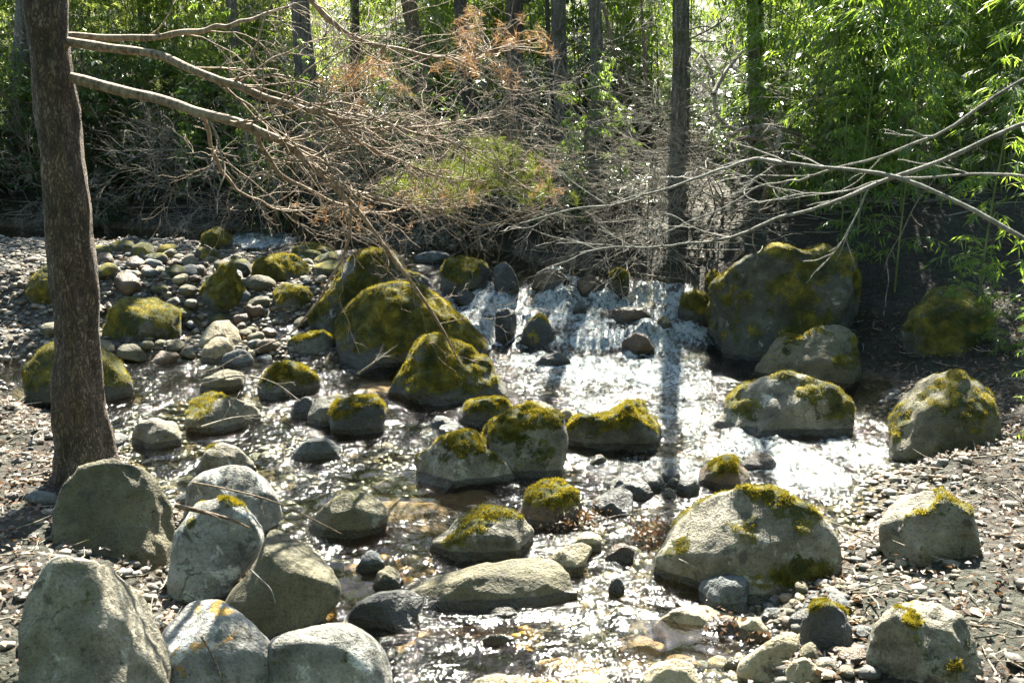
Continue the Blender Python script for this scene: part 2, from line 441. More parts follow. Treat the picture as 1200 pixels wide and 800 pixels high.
M['litter'] = leaf_mat('dead_leaf', (.03, .017, .009), (.13, .085, .05), .2, (.3, .15, .06), .6)
def moss_mat():
    m, nt = newmat('moss_tuft'); b = NB(nt)
    geo = b.n('ShaderNodeNewGeometry'); P = geo.outputs['Position']
    n = b.math('ADD', b.math('MULTIPLY', b.noise(P, 5.5, 5, .65), .75), b.math('MULTIPLY', geo.outputs['Random Per Island'], .25))
    col = b.ramp(n, [(.34, (.014, .024, .006)), (.48, (.06, .068, .010)), (.57, (.18, .16, .014)), (.68, (.38, .29, .02))])
    p = b.n('ShaderNodeBsdfPrincipled', Base__Color=col, Roughness=.8); t = b.n('ShaderNodeBsdfTranslucent', Color=b.mix(.35, col, (.4, .3, .015)))
    b.out(b.n('ShaderNodeMixShader', Fac=.45, i1=p.outputs[0], i2=t.outputs[0]).outputs[0]); return m
M['moss'] = moss_mat()
M['yellow_leaf'] = leaf_mat('yellow_leaf', (.45, .36, .03), (.5, .4, .05), .4, None, .5)

# ------------------------------------------------------------------ terrain and water
def axis(lo, a, b_, hi, fine, coarse_n):
    l = a - np.geomspace(fine, a - lo, coarse_n)[::-1]
    r = b_ + np.geomspace(fine, hi - b_, coarse_n)
    return np.concatenate([l, np.arange(a, b_ + fine * .5, fine), r])

def grid_mesh(xs, ys, zf):
    X, Y = np.meshgrid(xs, ys)
    V = np.stack([X, Y, zf(X, Y)], -1).reshape(-1, 3)
    nx, ny = len(xs), len(ys)
    i = (np.arange(ny - 1)[:, None] * nx + np.arange(nx - 1)[None]).ravel()
    Fq = np.stack([i, i + 1, i + 1 + nx, i + nx], -1)
    return V, Fq

xs = axis(-120, -6, 5.5, 120, .055, 34); ys = axis(-60, 3.2, 15.5, 160, .055, 36)
V, Fq = grid_mesh(xs, ys, ground_level)
wz = water_level(V[:, 0], V[:, 1]); sd = sdist(V[:, 0], V[:, 1])
under = sm(.06, -.03, V[:, 2] - wz)
litter = sm(-.15, .12, sd + .2 * noise(V * 1.5)) * sm(.02, .12, V[:, 2] - wz) * np.where((V[:, 1] < 8.5) & (sd < .2), .35, 1)
o = link('ground', mesh_np('ground', V, Fq, {'under': under, 'litter': litter, 'amber': amber_field(V[:, 0], V[:, 1])}), M['ground'])
tag(o, kind='structure')

def foam_field(x, y):
    f = np.zeros_like(x)
    gy = (water_level(x, y + .05) - water_level(x, y - .05)) / .1
    f = np.maximum(f, sm(.05, .6, gy) * 1.0 * sm(-1.6, -1.2, x))
    f = np.maximum(f, .78 * sm(9.9, 10.3, y) * sm(11.5, 11.05, y) * sm(-1.2, -.6, x))
    blobs = [  # px, py, half-width px, half-height px, strength
        (705, 470, 90, 28, .72), (745, 512, 60, 22, .72), (620, 450, 40, 18, .6), (960, 560, 60, 16, .9), (900, 545, 60, 16, .85), (770, 540, 60, 12, .7), (700, 545, 50, 10, .6), (700, 434, 110, 30, 1.0), (775, 440, 75, 40, .95), (640, 422, 70, 16, .9), (800, 485, 65, 50, .75), (690, 395, 110, 16, .95), (600, 385, 30, 24, .8), (660, 350, 60, 16, .8),
        (770, 400, 55, 25, .95), (880, 520, 80, 30, .85), (940, 548, 60, 36, 1.0), (800, 548, 70, 24, .72), (850, 520, 30, 16, .7), (1010, 530, 80, 26, .8),
        (305, 282, 60, 13, 1.0), (210, 283, 60, 9, .8), (640, 545, 60, 14, .45), (500, 530, 30, 20, .6), (360, 560, 40, 16, .55), (410, 436, 18, 10, .6), (710, 560, 30, 14, .5),
        (470, 508, 30, 10, .5), (720, 660, 25, 10, .5), (540, 345, 22, 10, .7), (500, 315, 30, 12, .5), (385, 440, 16, 8, .6), (690, 345, 40, 14, .8), (760, 352, 40, 10, .8),
        (300, 480, 20, 10, .4), (640, 340, 25, 10, .8), (575, 360, 18, 10, .8)]
    for px, py, hw, hh_, s in blobs:
        c = ground(px, py); e = ground(px, py - hh_); g = ground(px, py + hh_)
        rx = hw / F * math.hypot(c[1], H); ry = max(.12, abs(e[1] - g[1]) * .5)
        f = np.maximum(f, s * np.exp(-(((x - c[0]) / rx) ** 2 + ((y - c[1]) / ry) ** 2) ** 1.3))
    return f

xs = axis(-40, -4.6, 3.2, 12, .022, 24); ys = axis(-2, 3.7, 13.8, 22, .022, 24)
V, Fq = grid_mesh(xs, ys, water_level)
foam = foam_field(V[:, 0], V[:, 1])
st = np.stack([V[:, 0] * 1.0, V[:, 1] * .45, np.zeros(len(V))], -1)
wave = .011 * fbm(V * np.array([3.2, 2.6, 0]) + 3, 3) + .006 * fbm(V * np.array([10, 8, 0]) + 9, 2)
wave = wave + foam * (.042 * fbm(st * 5, 4) + .013 * fbm(st * 19 + 5, 3))
V[:, 2] += wave
lvl = (V[:, 2].copy())
g = ground_level(V[:, 0], V[:, 1])
keep = (V[:, 2] > g - .12)
kf = keep[Fq].any(1)
Fq = Fq[kf]
used = np.zeros(len(V), bool); used[Fq.ravel()] = True
idx = np.cumsum(used) - 1
ripple = .75 + .5 * sm(.1, .5, foam)
for px, py, hw, hh_, k_ in ((480, 585, 95, 20, .93), (770, 752, 70, 28, .85), (445, 445, 50, 12, .9), (560, 770, 80, 12, .6), (440, 560, 60, 12, .8), (420, 650, 40, 14, .6), (620, 735, 70, 8, .8), (455, 535, 40, 12, .8)):
    c = ground(px, py); e = ground(px, py - hh_); q = ground(px, py + hh_)
    rx = hw / F * math.hypot(c[1], H); ry = max(.1, abs(e[1] - q[1]) * .5)
    ripple = ripple * (1 - k_ * np.exp(-(((V[:, 0] - c[0]) / rx) ** 2 + ((V[:, 1] - c[1]) / ry) ** 2) ** 1.5 * (1 + .5 * noise(V * 4))))
o = link('water', mesh_np('water', V[used], idx[Fq], {'foam': foam[used], 'ripple': ripple[used]}), M['water'])
tag(o, kind='structure')

# ------------------------------------------------------------------ rocks
_ico = {}
def ico(l):
    if l not in _ico:
        bm = bmesh.new(); bmesh.ops.create_icosphere(bm, subdivisions=l, radius=1)
        bm.verts.ensure_lookup_table()
        _ico[l] = (np.array([v.co[:] for v in bm.verts]), np.array([[v.index for v in f.verts] for f in bm.faces])); bm.free()
    return _ico[l]

def vnormals(V, T):
    n = np.cross(V[T[:, 1]] - V[T[:, 0]], V[T[:, 2]] - V[T[:, 0]])
    N = np.zeros_like(V)
    for k in range(3): np.add.at(N, T[:, k], n)
    return N / (np.linalg.norm(N, axis=1)[:, None] + 1e-12)

def cut_planes(U, r, k, lo=.72, hi=.95):
    """flatten a unit blob with soft random planes so it gets the faces of a broken boulder"""
    for _ in range(k):
        n = r.normal(size=3); n /= np.linalg.norm(n)
        d = r.uniform(lo, hi); t = U @ n - d
        U = U - n * (np.maximum(t, 0) * .85)[:, None]
    return U

ROCKS = []      # (x, y, half width, half depth) for scattering round them
def rock(name, chain, base, mat, label, cat, group, moss=0.0, dep=.8, lvl=4, lump=.085, cuts=9, tuft=0, sink=.45, push=.7, seed=None, wetk=1.0):
    r = np.random.default_rng(int(chain[0][0] * 31 + chain[-1][1] * 7 + len(label)) if seed is None else seed)
    C = np.array(chain, float)
    x0, x1 = C[:, 0].min(), C[:, 0].max(); yt = C[:, 1].min()
    cx, cy = (x0 + x1) / 2, (yt + base) / 2
    front = ground(min(max(cx, -50), 1250), base)
    hw = (x1 - x0) / 2 / F * np.linalg.norm(front - CAM)
    hd = dep * hw
    d0 = ray(cx, cy); d0n = d0 / np.linalg.norm(d0)
    hor = np.array([d0n[0], d0n[1], 0]); hor /= np.linalg.norm(hor)
    D = (front - CAM) @ hor + hd * push
    D = D / (d0n @ hor)
    hpx = base - yt
    poly = np.vstack([C, [(x1 - .06 * (x1 - x0), base + .25 * hpx), (cx + .2 * (x1 - x0), base + sink * hpx), (cx - .2 * (x1 - x0), base + sink * hpx), (x0 + .06 * (x1 - x0), base + .25 * hpx)]])
    right = np.cross(d0n, [0, 0, 1.0]); right /= np.linalg.norm(right)
    upv = np.cross(right, d0n)
    pc = np.array([(ray(x, y)) for x, y in poly])
    pc = pc * (D / (pc @ d0n))[:, None]
    c0 = d0n * D
    a2 = (pc - c0) @ right; b2 = (pc - c0) @ upv
    # centre the polar frame
    ac, bc = (a2.max() + a2.min()) / 2, (b2.max() + b2.min()) / 2
    ha, hb = (a2.max() - a2.min()) / 2, (b2.max() - b2.min()) / 2
    A = (a2 - ac) / ha; B = (b2 - bc) / hb
    th = np.linspace(-math.pi, math.pi, 181)[:-1]
    rad = np.ones(180) * .6
    n = len(A)
    for k, t in enumerate(th):
        dx, dy = math.cos(t), math.sin(t); best = 0
        for q in range(n):
            ax, ay, bx, by = A[q], B[q], A[(q + 1) % n], B[(q + 1) % n]
            den = dx * (by - ay) - dy * (bx - ax)
            if abs(den) < 1e-9: continue
            s = (ax * (by - ay) - ay * (bx - ax)) / den
            u = (ax * dy - ay * dx) / den
            if s > 0 and -1e-6 <= u <= 1 + 1e-6: best = max(best, s)
        if best: rad[k] = best
    ker = np.array([1, 2, 3, 4, 3, 2, 1.0]); ker /= ker.sum()
    rad = sum(w * np.roll(rad, s - 3) for s, w in enumerate(ker))
    U, T = ico(lvl)
    Uc = cut_planes(U.copy(), r, cuts)
    # depth profile comes from the cut blob, outline from the traced polygon
    ang = np.arctan2(U[:, 2], U[:, 0])
    rr = np.interp(ang, th, rad, period=2 * math.pi)
    flat = np.hypot(U[:, 0], U[:, 2])
    cutk = np.linalg.norm(Uc, axis=1)
    prof = (1 - np.abs(U[:, 1]) ** 2.6) ** (1 / 2.6)
    k_ = rr * prof / (flat + 1e-9)
    L = np.stack([U[:, 0] * k_ * (.35 + .65 * cutk), np.sign(U[:, 1]) * np.abs(U[:, 1]) ** .9 * cutk, U[:, 2] * k_ * (.35 + .65 * cutk)], -1)
    for _ in range(cuts):
        nv = np.array([r.normal() * .75, -abs(r.normal()) - .35, r.normal() * .65 + .1]); nv /= np.linalg.norm(nv)
        tt_ = L @ nv; lim = r.uniform(.68, .9) * tt_.max()
        L = L - nv * (np.maximum(tt_ - lim, 0) * .94)[:, None]
    W3 = CAM + c0 + right * ac + upv * bc + right * (L[:, 0] * ha)[:, None] + d0n * (L[:, 1] * hd)[:, None] + upv * (L[:, 2] * hb)[:, None]
    size = (ha * hb * hd) ** (1 / 3)
    N = vnormals(W3, T)
    sd_ = r.uniform(0, 200, 3)
    q = W3 / size
    disp = lump * size * fbm(q * .9 + sd_, 3) + lump * .45 * size * (np.abs(fbm(q * 2.6 + sd_, 4)) * -1.6 + .5) + .05 * lump * size * fbm(q * 11 + sd_, 3)
    W3 = W3 + N * disp[:, None]
    N = vnormals(W3, T)
    wl = np.minimum(water_level(W3[:, 0], W3[:, 1]), W3[:, 2] + 9)
    wl0 = surf(W3[:, 0], W3[:, 1])
    inw = sm(.12, .0, ground_level(W3[:, 0], W3[:, 1]) - wl)
    wet = wetk * inw * sm(.075, .01, W3[:, 2] - wl)
    ma = np.zeros(len(W3))
    if moss > 0:
        nz = N[:, 2] * .8 + .8 * fbm(W3 * 2.6 + sd_, 4) + .22
        nz = nz + .3 * fbm(W3 * 9 + sd_, 3)
        ma = sm(1.0 - moss * 1.35, 1.75 - moss * 1.35, nz) * sm(.04, .14, W3[:, 2] - wl + .04 * noise(W3 * 6))
    if moss > 0:
        W3 = W3 + N * (ma * (.012 + .016 * fbm(W3 * 14 + sd_, 3)))[:, None]; N = vnormals(W3, T)
    base_pt = np.array([front[0] + hor[0] * hd * push, front[1] + hor[1] * hd * push, 0]); base_pt[2] = float(ground_level(base_pt[0], base_pt[1]))
    me = mesh_np(name, W3 - base_pt, T, {'wet': wet, 'moss': ma})
    o = link(name, me, M[mat]); o.location = base_pt
    tag(o, label, cat, group)
    ROCKS.append((base_pt[0], base_pt[1], ha, hd))
    if tuft:
        tri = W3[T]; mt = ma[T].mean(1)
        ar = np.linalg.norm(np.cross(tri[:, 1] - tri[:, 0], tri[:, 2] - tri[:, 0]), axis=1) * sm(.45, .8, mt)
        nn = noise(tri.mean(1) * 16 + 4); ar = ar * sm(-.35, .3, nn)
        if ar.sum() > 0:
            tuft = int(tuft * 1.3); f = r.choice(len(T), tuft, p=ar / ar.sum())
            w = r.dirichlet((1, 1, 1), tuft)
            p0 = (tri[f] * w[..., None]).sum(1); nrm_ = N[T[f, 0]]
            dv = nrm_ + r.normal(size=(tuft, 3)) * .55 + np.array([0, 0, .15]); dv /= np.linalg.norm(dv, axis=1)[:, None]
            ln = r.uniform(.008, .024, tuft)[:, None]
            sdv = np.cross(dv, r.normal(size=(tuft, 3))); sdv /= np.linalg.norm(sdv, axis=1)[:, None] + 1e-9
            wd = r.uniform(.0016, .0035, tuft)[:, None]
            p0 = p0 - nrm_ * .003
            TV = np.stack([p0 - sdv * wd, p0 + sdv * wd, p0 + dv * ln], 1).reshape(-1, 3) - base_pt
            link('moss', mesh_np('moss', TV, np.arange(tuft * 3).reshape(-1, 3)), M['moss'], o, smooth=False)
    return o

BG = 'mossy boulders in the stream'; LG = 'bare boulders piled on the near left bank'; SG = 'stones standing in the stream'; KG = 'rocks on the right bank'; CG = 'rocks in the cascade'
def bo(*a, **k): return rock('boulder', a[0], a[1], a[2], a[3], 'boulder', a[4], **k)
def so(*a, **k): return rock('stone', a[0], a[1], a[2], a[3], 'stone', a[4], **k)

# --- mossy boulders, middle of the stream
bo([(361,384),(362,364),(378,345),(395,325),(412,308),(430,296),(447,293),(460,299),(472,315),(484,340)], 390, 'mossrock', 'mossy boulder with a bare grey flank just behind the biggest domed boulder', BG, moss=0.73, lvl=5, tuft=14000)
bo([(396,415),(396,382),(397,374),(409,356),(426,342),(449,333),(469,330),(495,336),(518,348),(538,365),(558,391),(570,411),(580,428)], 428, 'mossrock', 'biggest domed boulder in the stream, covered almost all over in moss', BG, moss=0.86, lvl=5, tuft=26000, lump=.05)
bo([(451,466),(464,443),(478,420),(489,399),(507,394),(530,399),(553,410),(570,422),(584,440),(599,454),(610,468)], 470, 'mossrock', 'mossy boulder with white lichen patches, the fallen branch tip resting over it', BG, moss=0.77, lvl=5, tuft=16000)
bo([(536,495),(535,482),(550,470),(573,464),(591,467),(602,478),(604,492)], 500, 'mossrock', 'small rounded mossy boulder wedged behind the pale flat-topped boulder', BG, moss=.85, tuft=4000)
bo([(572,535),(560,507),(563,498),(573,488),(600,476),(624,472),(644,476),(659,493),(665,513),(662,542)], 557, 'granite', 'pale flat-topped boulder with moss on its crown and dry twigs on its face', BG, moss=.6, lvl=5, tuft=6000)
bo([(483,553),(483,536),(511,516),(541,504),(556,505),(570,522),(588,540),(601,558)], 568, 'granite', 'angular pale boulder with a yellow mossy ridge, in front of the flat-topped one', BG, moss=.55, lvl=5, tuft=6000)
bo([(661,524),(663,502),(672,490),(690,487),(715,484),(735,474),(752,472),(766,480),(776,493),(777,507),(770,520)], 528, 'mossrock', 'low grooved mossy boulder beside the foam, below the cascade', BG, moss=0.73, lvl=5, lump=.1, tuft=9000)
bo([(385,500),(384,487),(387,478),(401,469),(419,465),(437,466),(448,474),(453,486),(447,504)], 510, 'dark', 'dark round boulder with thin moss rising from shaded water on the left', BG, moss=.62, tuft=5000)
bo([(299,460),(300,452),(311,436),(327,426),(339,425),(356,432),(370,442),(375,455),(368,463)], 465, 'mossrock', 'small boulder capped in golden moss beside the gravel bar outflow', BG, moss=1.0, tuft=8000)
bo([(296,326),(298,310),(307,301),(325,296),(345,300),(357,309),(364,322)], 330, 'mossrock', 'wide mossy boulder lying across the middle of the gravel bar', BG, moss=.95, tuft=6000)
bo([(236,357),(238,337),(250,322),(262,310),(272,310),(281,324),(288,341),(286,354)], 362, 'mossrock', 'peaked boulder draped in golden moss on the gravel bar', BG, moss=.95, tuft=6000)
bo([(236,288),(238,274),(250,266),(262,268),(270,277),(274,291)], 294, 'mossrock', 'round green boulder beside the far white rapid', BG, moss=.9, tuft=2500)
bo([(316,352),(319,343),(328,335),(345,333),(362,337),(368,350),(358,360)], 363, 'mossrock', 'low dark mossy boulder in front of the wide one on the gravel bar', BG, moss=.7, tuft=2500)
bo([(340,300),(345,291),(360,286),(378,288),(392,296)], 300, 'mossrock', 'flat mossy slab at the back of the gravel bar', BG, moss=.8, tuft=1500)
bo([(335,412),(337,398),(352,390),(375,390),(395,399),(399,412)], 418, 'mossrock', 'ragged mossy rock at the left foot of the biggest domed boulder', BG, moss=.8, lump=.1, tuft=4000)
bo([(818,562),(821,549),(840,540),(856,536),(869,542),(879,553),(885,572)], 574, 'brown', 'yellow mossy pointed rock behind the large speckled boulder', BG, moss=.7, tuft=3500)
bo([(600,612),(604,600),(616,587),(622,574),(640,564),(658,565),(672,574),(681,592),(676,612)], 618, 'brown', 'ragged mossy rock hung with dead leaves and sticks in midstream', BG, moss=.65, lump=.13, tuft=3500)
# --- cascade rocks
bo([(516,338),(515,318),(522,307),(535,301),(555,301),(568,308),(575,320),(578,336)], 344, 'mossrock', 'blocky greenish boulder at the left head of the cascade', CG, moss=.65, tuft=2500)
bo([(577,336),(578,313),(585,305),(592,303),(600,313),(607,327),(610,340)], 341, 'dark', 'dark wedge of rock leaning at the head of the cascade', CG, moss=.35)
so([(531,355),(535,343),(545,339),(557,344),(566,354)], 357, 'dark', 'low wet stone below the blocky greenish boulder', CG, moss=.3)
so([(580,385),(581,364),(592,360),(605,364),(608,380),(603,396)], 398, 'dark', 'black upright stone beside the narrow left chute of the cascade', CG)
bo([(609,404),(612,385),(620,375),(630,368),(640,375),(650,387),(657,402)], 407, 'dark', 'dark triangular boulder standing in the falling white water', CG, moss=.35, tuft=800)
so([(670,367),(673,357),(679,351),(685,357),(688,366)], 368, 'dark', 'small black stone poking out of the upper step of the cascade', CG, lvl=3)
so([(626,426),(635,416),(650,413),(665,417),(671,425)], 428, 'dark', 'low dark stone in the foam at the foot of the cascade', CG, moss=.45)
so([(707,377),(712,364),(730,359),(755,362),(765,374)], 379, 'brown', 'wet brown ledge with water sliding over it on the upper step', CG)
so([(769,382),(771,373),(777,368),(784,371),(787,382)], 384, 'tan', 'small orange-tan stone at the right end of the upper step', CG, lvl=3)
so([(727,413),(730,399),(745,390),(758,392),(768,408)], 415, 'brown', 'rounded stone half covered by the falling water on the lower step', CG)
so([(622,336),(626,322),(640,314),(656,316),(668,330)], 338, 'brown', 'glistening brown rock with water running over it above the cascade', CG)
so([(674,340),(677,328),(690,321),(706,326),(713,338)], 343, 'brown', 'dark rock tucked under the twigs at the cascade head', CG)
so([(710,342),(713,324),(724,314),(736,322),(738,340)], 345, 'mossrock', 'mossy lump with dead leaves under the overhanging twigs', CG, moss=.8, tuft=1500)
so([(484,308),(488,299),(505,294),(528,297),(535,306)], 309, 'slate', 'flat pale stone in the upper stream behind the domed boulder', CG)
so([(455,330),(470,318),(490,320),(508,331)], 338, 'mossrock', 'mossy stone showing between the domed boulder and the upper stream', CG, moss=.8, tuft=900)
# --- right bank
bo([(826,408),(823,356),(835,339),(852,323),(871,306),(890,293),(912,288),(934,292),(963,291),(995,296),(1016,325),(1022,410)], 428, 'mossrock', 'largest boulder on the right bank, shaded face and sunlit moss on its left edge', KG, moss=.8, lvl=5, tuft=12000, lump=.11, cuts=14)
bo([(880,443),(888,427),(904,405),(924,391),(940,394),(957,384),(985,382),(1004,400),(1010,440)], 450, 'olive', 'shaded boulder leaning against the foot of the largest right bank boulder', KG, moss=.5, lvl=5, tuft=4000)
bo([(832,508),(841,482),(843,465),(855,454),(877,442),(896,435),(918,434),(937,439),(954,446),(975,456),(998,474),(1004,500)], 508, 'granite', 'long sloping boulder with a smooth grey face, sitting in the right edge of the water', KG, moss=.42, lvl=5, tuft=3500)
bo([(793,372),(794,359),(802,347),(816,341),(828,345),(832,365)], 376, 'mossrock', 'green mossy ledge between the cascade and the largest right bank boulder', KG, moss=.9, tuft=3000)
so([(825,332),(829,321),(838,315),(847,320),(851,331)], 334, 'mossrock', 'bright green mossy stone on the bank above the cascade', KG, moss=1.0, tuft=2000, lvl=3)
bo([(757,652),(772,627),(786,610),(811,594),(838,582),(868,574),(899,574),(923,581),(948,590),(968,598),(986,622),(990,662),(964,690)], 698, 'granite', 'large speckled pale boulder with dark moss patches on the right', KG, moss=.42, lvl=5, tuft=9000, lump=.05)
so([(816,690),(825,680),(845,673),(865,673),(877,680),(880,702),(875,716)], 715, 'slate', 'dark wet block tucked under the large speckled boulder', KG)
so([(765,730),(780,716),(800,709),(825,709),(845,715),(866,720),(879,732)], 739, 'tan', 'low pale slab with a moss patch at the water edge', KG, moss=.3, tuft=500, wetk=.35)
so([(865,746),(867,730),(877,721),(890,721),(900,734),(902,748)], 751, 'tan', 'rounded tan stone with leaves against it beside the oblong one', KG)
bo([(864,792),(865,777),(885,759),(910,747),(928,738),(936,744),(937,758),(925,772),(905,789),(888,799)], 797, 'tan', 'pale oblong stone lying tilted on the near right shore', KG, dep=.55)
so([(918,806),(921,785),(930,773),(943,769),(956,778),(963,796)], 806, 'tan', 'round pale stone on the shore right of the oblong one', KG)
bo([(744,810),(755,787),(770,776),(795,772),(813,778),(823,800)], 810, 'tan', 'broad pale stone half in the water at the bottom of the picture', KG, wetk=.4)
bo([(936,752),(940,725),(955,711),(972,705),(992,714),(1002,745)], 760, 'dark', 'dark mossy stone on the shore behind the round pale stone', KG, moss=.6, tuft=1500)
so([(934,772),(937,757),(950,751),(963,761),(966,774)], 776, 'olive', 'olive cobble between the oblong stone and the dark mossy one', KG, lvl=3)
so([(844,783),(855,770),(866,769),(871,782)], 785, 'tan', 'small orange-tan stone touching the low end of the oblong stone', KG, lvl=3)
so([(766,672),(768,660),(780,656),(792,661),(794,672)], 675, 'slate', 'grey cobble in the water left of the dark wet block', KG, lvl=3)
so([(786,678),(790,667),(800,664),(809,671),(808,679)], 680, 'tan', 'tan cobble at the foot of the large speckled boulder', KG, lvl=3)
so([(803,680),(810,672),(822,671),(831,678)], 683, 'dark', 'flat dark cobble just above the dark wet block', KG, lvl=3)
so([(868,548),(873,535),(888,528),(904,531),(914,545)], 549, 'brown', 'red-brown stone splashed by foam beside the right rapid', KG)
so([(820,738),(835,722),(850,720),(866,727),(871,737)], 742, 'brown', 'leafy brown stone on the right end of the low pale slab', KG, lvl=3)
so([(922,730),(928,716),(940,711),(948,722)], 735, 'dark', 'dark cobble in the shadow under the large speckled boulder', KG, lvl=3)
so([(890,722),(897,712),(910,710),(920,720)], 726, 'slate', 'slate cobble in the shadow under the large speckled boulder', KG, lvl=3)
# --- left bank pile
bo([(214,604),(218,568),(238,551),(265,544),(290,547),(312,561),(326,582),(331,602),(322,625)], 634, 'granite_pale', 'pale boulder at the back of the near left pile, a thin twig across it', LG, lvl=5, cuts=2, lump=.045)
bo([(196,690),(206,625),(230,589),(258,583),(285,592),(300,605),(310,622),(309,642),(295,662),(270,690)], 702, 'granite_pale', 'white speckled boulder with dark moss spots, upper left of the near pile', LG, moss=.25, lvl=5, cuts=2, lump=.045, tuft=1200)
bo([(260,715),(270,694),(293,668),(304,646),(315,621),(327,617),(348,628),(370,645),(389,667),(399,687),(396,706),(378,720)], 738, 'olive', 'olive smooth boulder in the middle of the near left pile', LG, lvl=5, lump=.04, cuts=2)
bo([(176,810),(190,740),(225,703),(258,701),(285,721),(305,739),(322,756),(332,780),(334,812)], 830, 'granite_orange', 'white boulder with an orange lichen splash, bottom of the near left pile', LG, lvl=5, cuts=2, lump=.05)
bo([(312,810),(314,748),(345,738),(384,730),(409,728),(426,736),(444,752),(456,778),(462,812)], 830, 'granite_pale', 'mottled grey boulder at the water edge, lowest of the near left pile', LG, lvl=5, cuts=2, lump=.05)
# --- stones in the water
bo([(361,620),(365,607),(380,592),(400,580),(420,576),(438,580),(450,592),(456,605),(448,620)], 627, 'olive', 'smooth humped stone with a yellow lichen spot in the sparkling water', SG, moss=.18, lump=.04, cuts=4)
bo([(407,730),(409,720),(417,707),(444,693),(472,689),(488,693),(496,702),(490,722)], 736, 'dark', 'dark smooth oval stone beside the mottled grey boulder', SG, lump=.035, cuts=3)
so([(416,668),(425,650),(435,642),(447,649),(451,662)], 670, 'slate', 'small angular grey stone left of the long flat boulder', SG, lvl=3)
so([(435,690),(442,671),(455,662),(470,671),(475,686)], 690, 'olive', 'ragged olive stone behind the dark smooth oval one', SG)
bo([(502,643),(507,630),(529,612),(557,597),(571,594),(598,600),(617,612),(629,624),(622,642)], 652, 'granite', 'pale humped boulder with dark moss on its front, midstream', SG, moss=.3, lvl=5, tuft=2500)
bo([(470,690),(480,682),(507,672),(549,664),(573,657),(612,653),(650,653),(661,659),(672,675),(680,695),(678,707)], 708, 'olive', 'long flat olive boulder lying across the shallow water', SG, lvl=5, dep=.42, lump=.05)
so([(645,655),(650,648),(661,641),(683,635),(694,641),(688,660),(680,672)], 673, 'tan', 'wedge of pale stone behind the right end of the long flat boulder', SG)
so([(673,640),(676,628),(684,622),(695,620),(706,630),(706,642)], 646, 'tan', 'round tan cobble behind the pale wedge', SG, lvl=3)
so([(690,602),(694,588),(712,574),(728,569),(740,573),(743,590)], 602, 'dark', 'dark tilted stone in front of the black midstream stones', SG)
so([(710,580),(713,566),(722,560),(745,557),(762,566),(766,580)], 584, 'dark', 'black smooth stone, largest of the dark midstream cluster', SG)
so([(750,575),(752,558),(762,551),(776,554),(782,570)], 577, 'dark', 'black stone at the back of the dark midstream cluster', SG, lvl=3)
so([(774,562),(777,552),(787,548),(796,553),(798,562)], 564, 'slate', 'small slate stone at the back of the midstream cluster', SG, lvl=3)
so([(780,571),(783,561),(789,558),(796,562),(797,571)], 572, 'granite', 'small whitish cobble in the midstream cluster', SG, lvl=3)
so([(777,581),(780,572),(786,570),(792,575),(792,582)], 583, 'olive', 'tiny olive cobble in front of the whitish one', SG, lvl=3)
so([(792,580),(795,564),(805,557),(817,561),(821,576)], 582, 'dark', 'dark cobble at the right end of the midstream cluster', SG, lvl=3)
so([(335,538),(345,525),(366,514),(385,515),(402,526),(408,537)], 541, 'slate', 'blue-grey wet stone almost awash in the left channel', SG)
bo([(214,494),(224,468),(240,460),(262,461),(285,469),(300,478),(306,488),(296,500)], 504, 'granite', 'low pale slanting boulder at the left edge of the channel', SG, moss=.3, tuft=1500)
so([(232,456),(238,443),(252,436),(270,431),(284,438),(286,452)], 460, 'olive', 'brownish stone under a curved stick behind the slanting boulder', SG)
so([(359,494),(362,476),(375,466),(395,462),(409,466)], 500, 'mossrock', 'olive rock pressed against the left side of the dark round boulder', SG, moss=.35)
so([(342,486),(345,469),(358,463),(370,470),(370,486)], 489, 'dark', 'small dark stone left of the dark round boulder', SG, lvl=3)
bo([(228,552),(240,530),(262,518),(280,524),(296,540),(302,552)], 556, 'granite', 'pale brownish stone behind the near left pile', SG, moss=.25, tuft=600)
so([(234,402),(238,384),(250,376),(268,374),(282,384),(286,402)], 410, 'tan', 'rounded pale boulder at the left end of the gravel bar', SG)
so([(232,425),(240,405),(255,394),(268,396),(272,406),(258,420)], 424, 'tan', 'light tilted stone leaning on the rounded pale boulder of the gravel bar', SG, lvl=3)
so([(258,428),(262,416),(278,408),(290,410),(298,424)], 430, 'slate', 'grey flat stone in front of the light tilted stone', SG, lvl=3)
so([(276,355),(280,343),(288,339),(294,346),(294,356)], 358, 'slate', 'small grey round stone at the right foot of the peaked mossy boulder', SG, lvl=3)
so([(503,498),(508,489),(520,487),(530,492),(533,500)], 503, 'dark', 'small dark stone left of the small rounded mossy boulder', SG, lvl=3)
so([(512,505),(518,497),(532,495),(545,502)], 509, 'slate', 'flat grey cobble just behind the angular pale boulder', SG, lvl=3)
so([(649,497),(653,484),(664,478),(676,483),(680,495)], 498, 'tan', 'pale cobble between the flat-topped boulder and the grooved mossy one', SG, lvl=3)
so([(652,514),(656,503),(664,500),(668,512)], 516, 'olive', 'small olive cobble right of the flat-topped boulder', SG, lvl=3)
so([(690,542),(697,533),(706,531),(714,540)], 544, 'olive', 'small wet stone in the ripples below the grooved mossy boulder', SG, lvl=3)
so([(570,720),(580,712),(600,711),(612,719)], 724, 'slate', 'flat dark stone awash in front of the long flat boulder', SG, lvl=3)
so([(548,812),(556,796),(580,788),(606,789),(617,806)], 812, 'tan', 'pale stone cut by the bottom of the picture left of centre', SG, wetk=.3)
so([(656,812),(664,795),(690,788),(712,793),(722,810)], 812, 'tan', 'flat pale stone cut by the bottom of the picture near the centre', SG, wetk=.3)
so([(560,752),(572,743),(592,742),(606,751)], 756, 'brown', 'dark brown stone under the surface of the near water', SG, lvl=3)
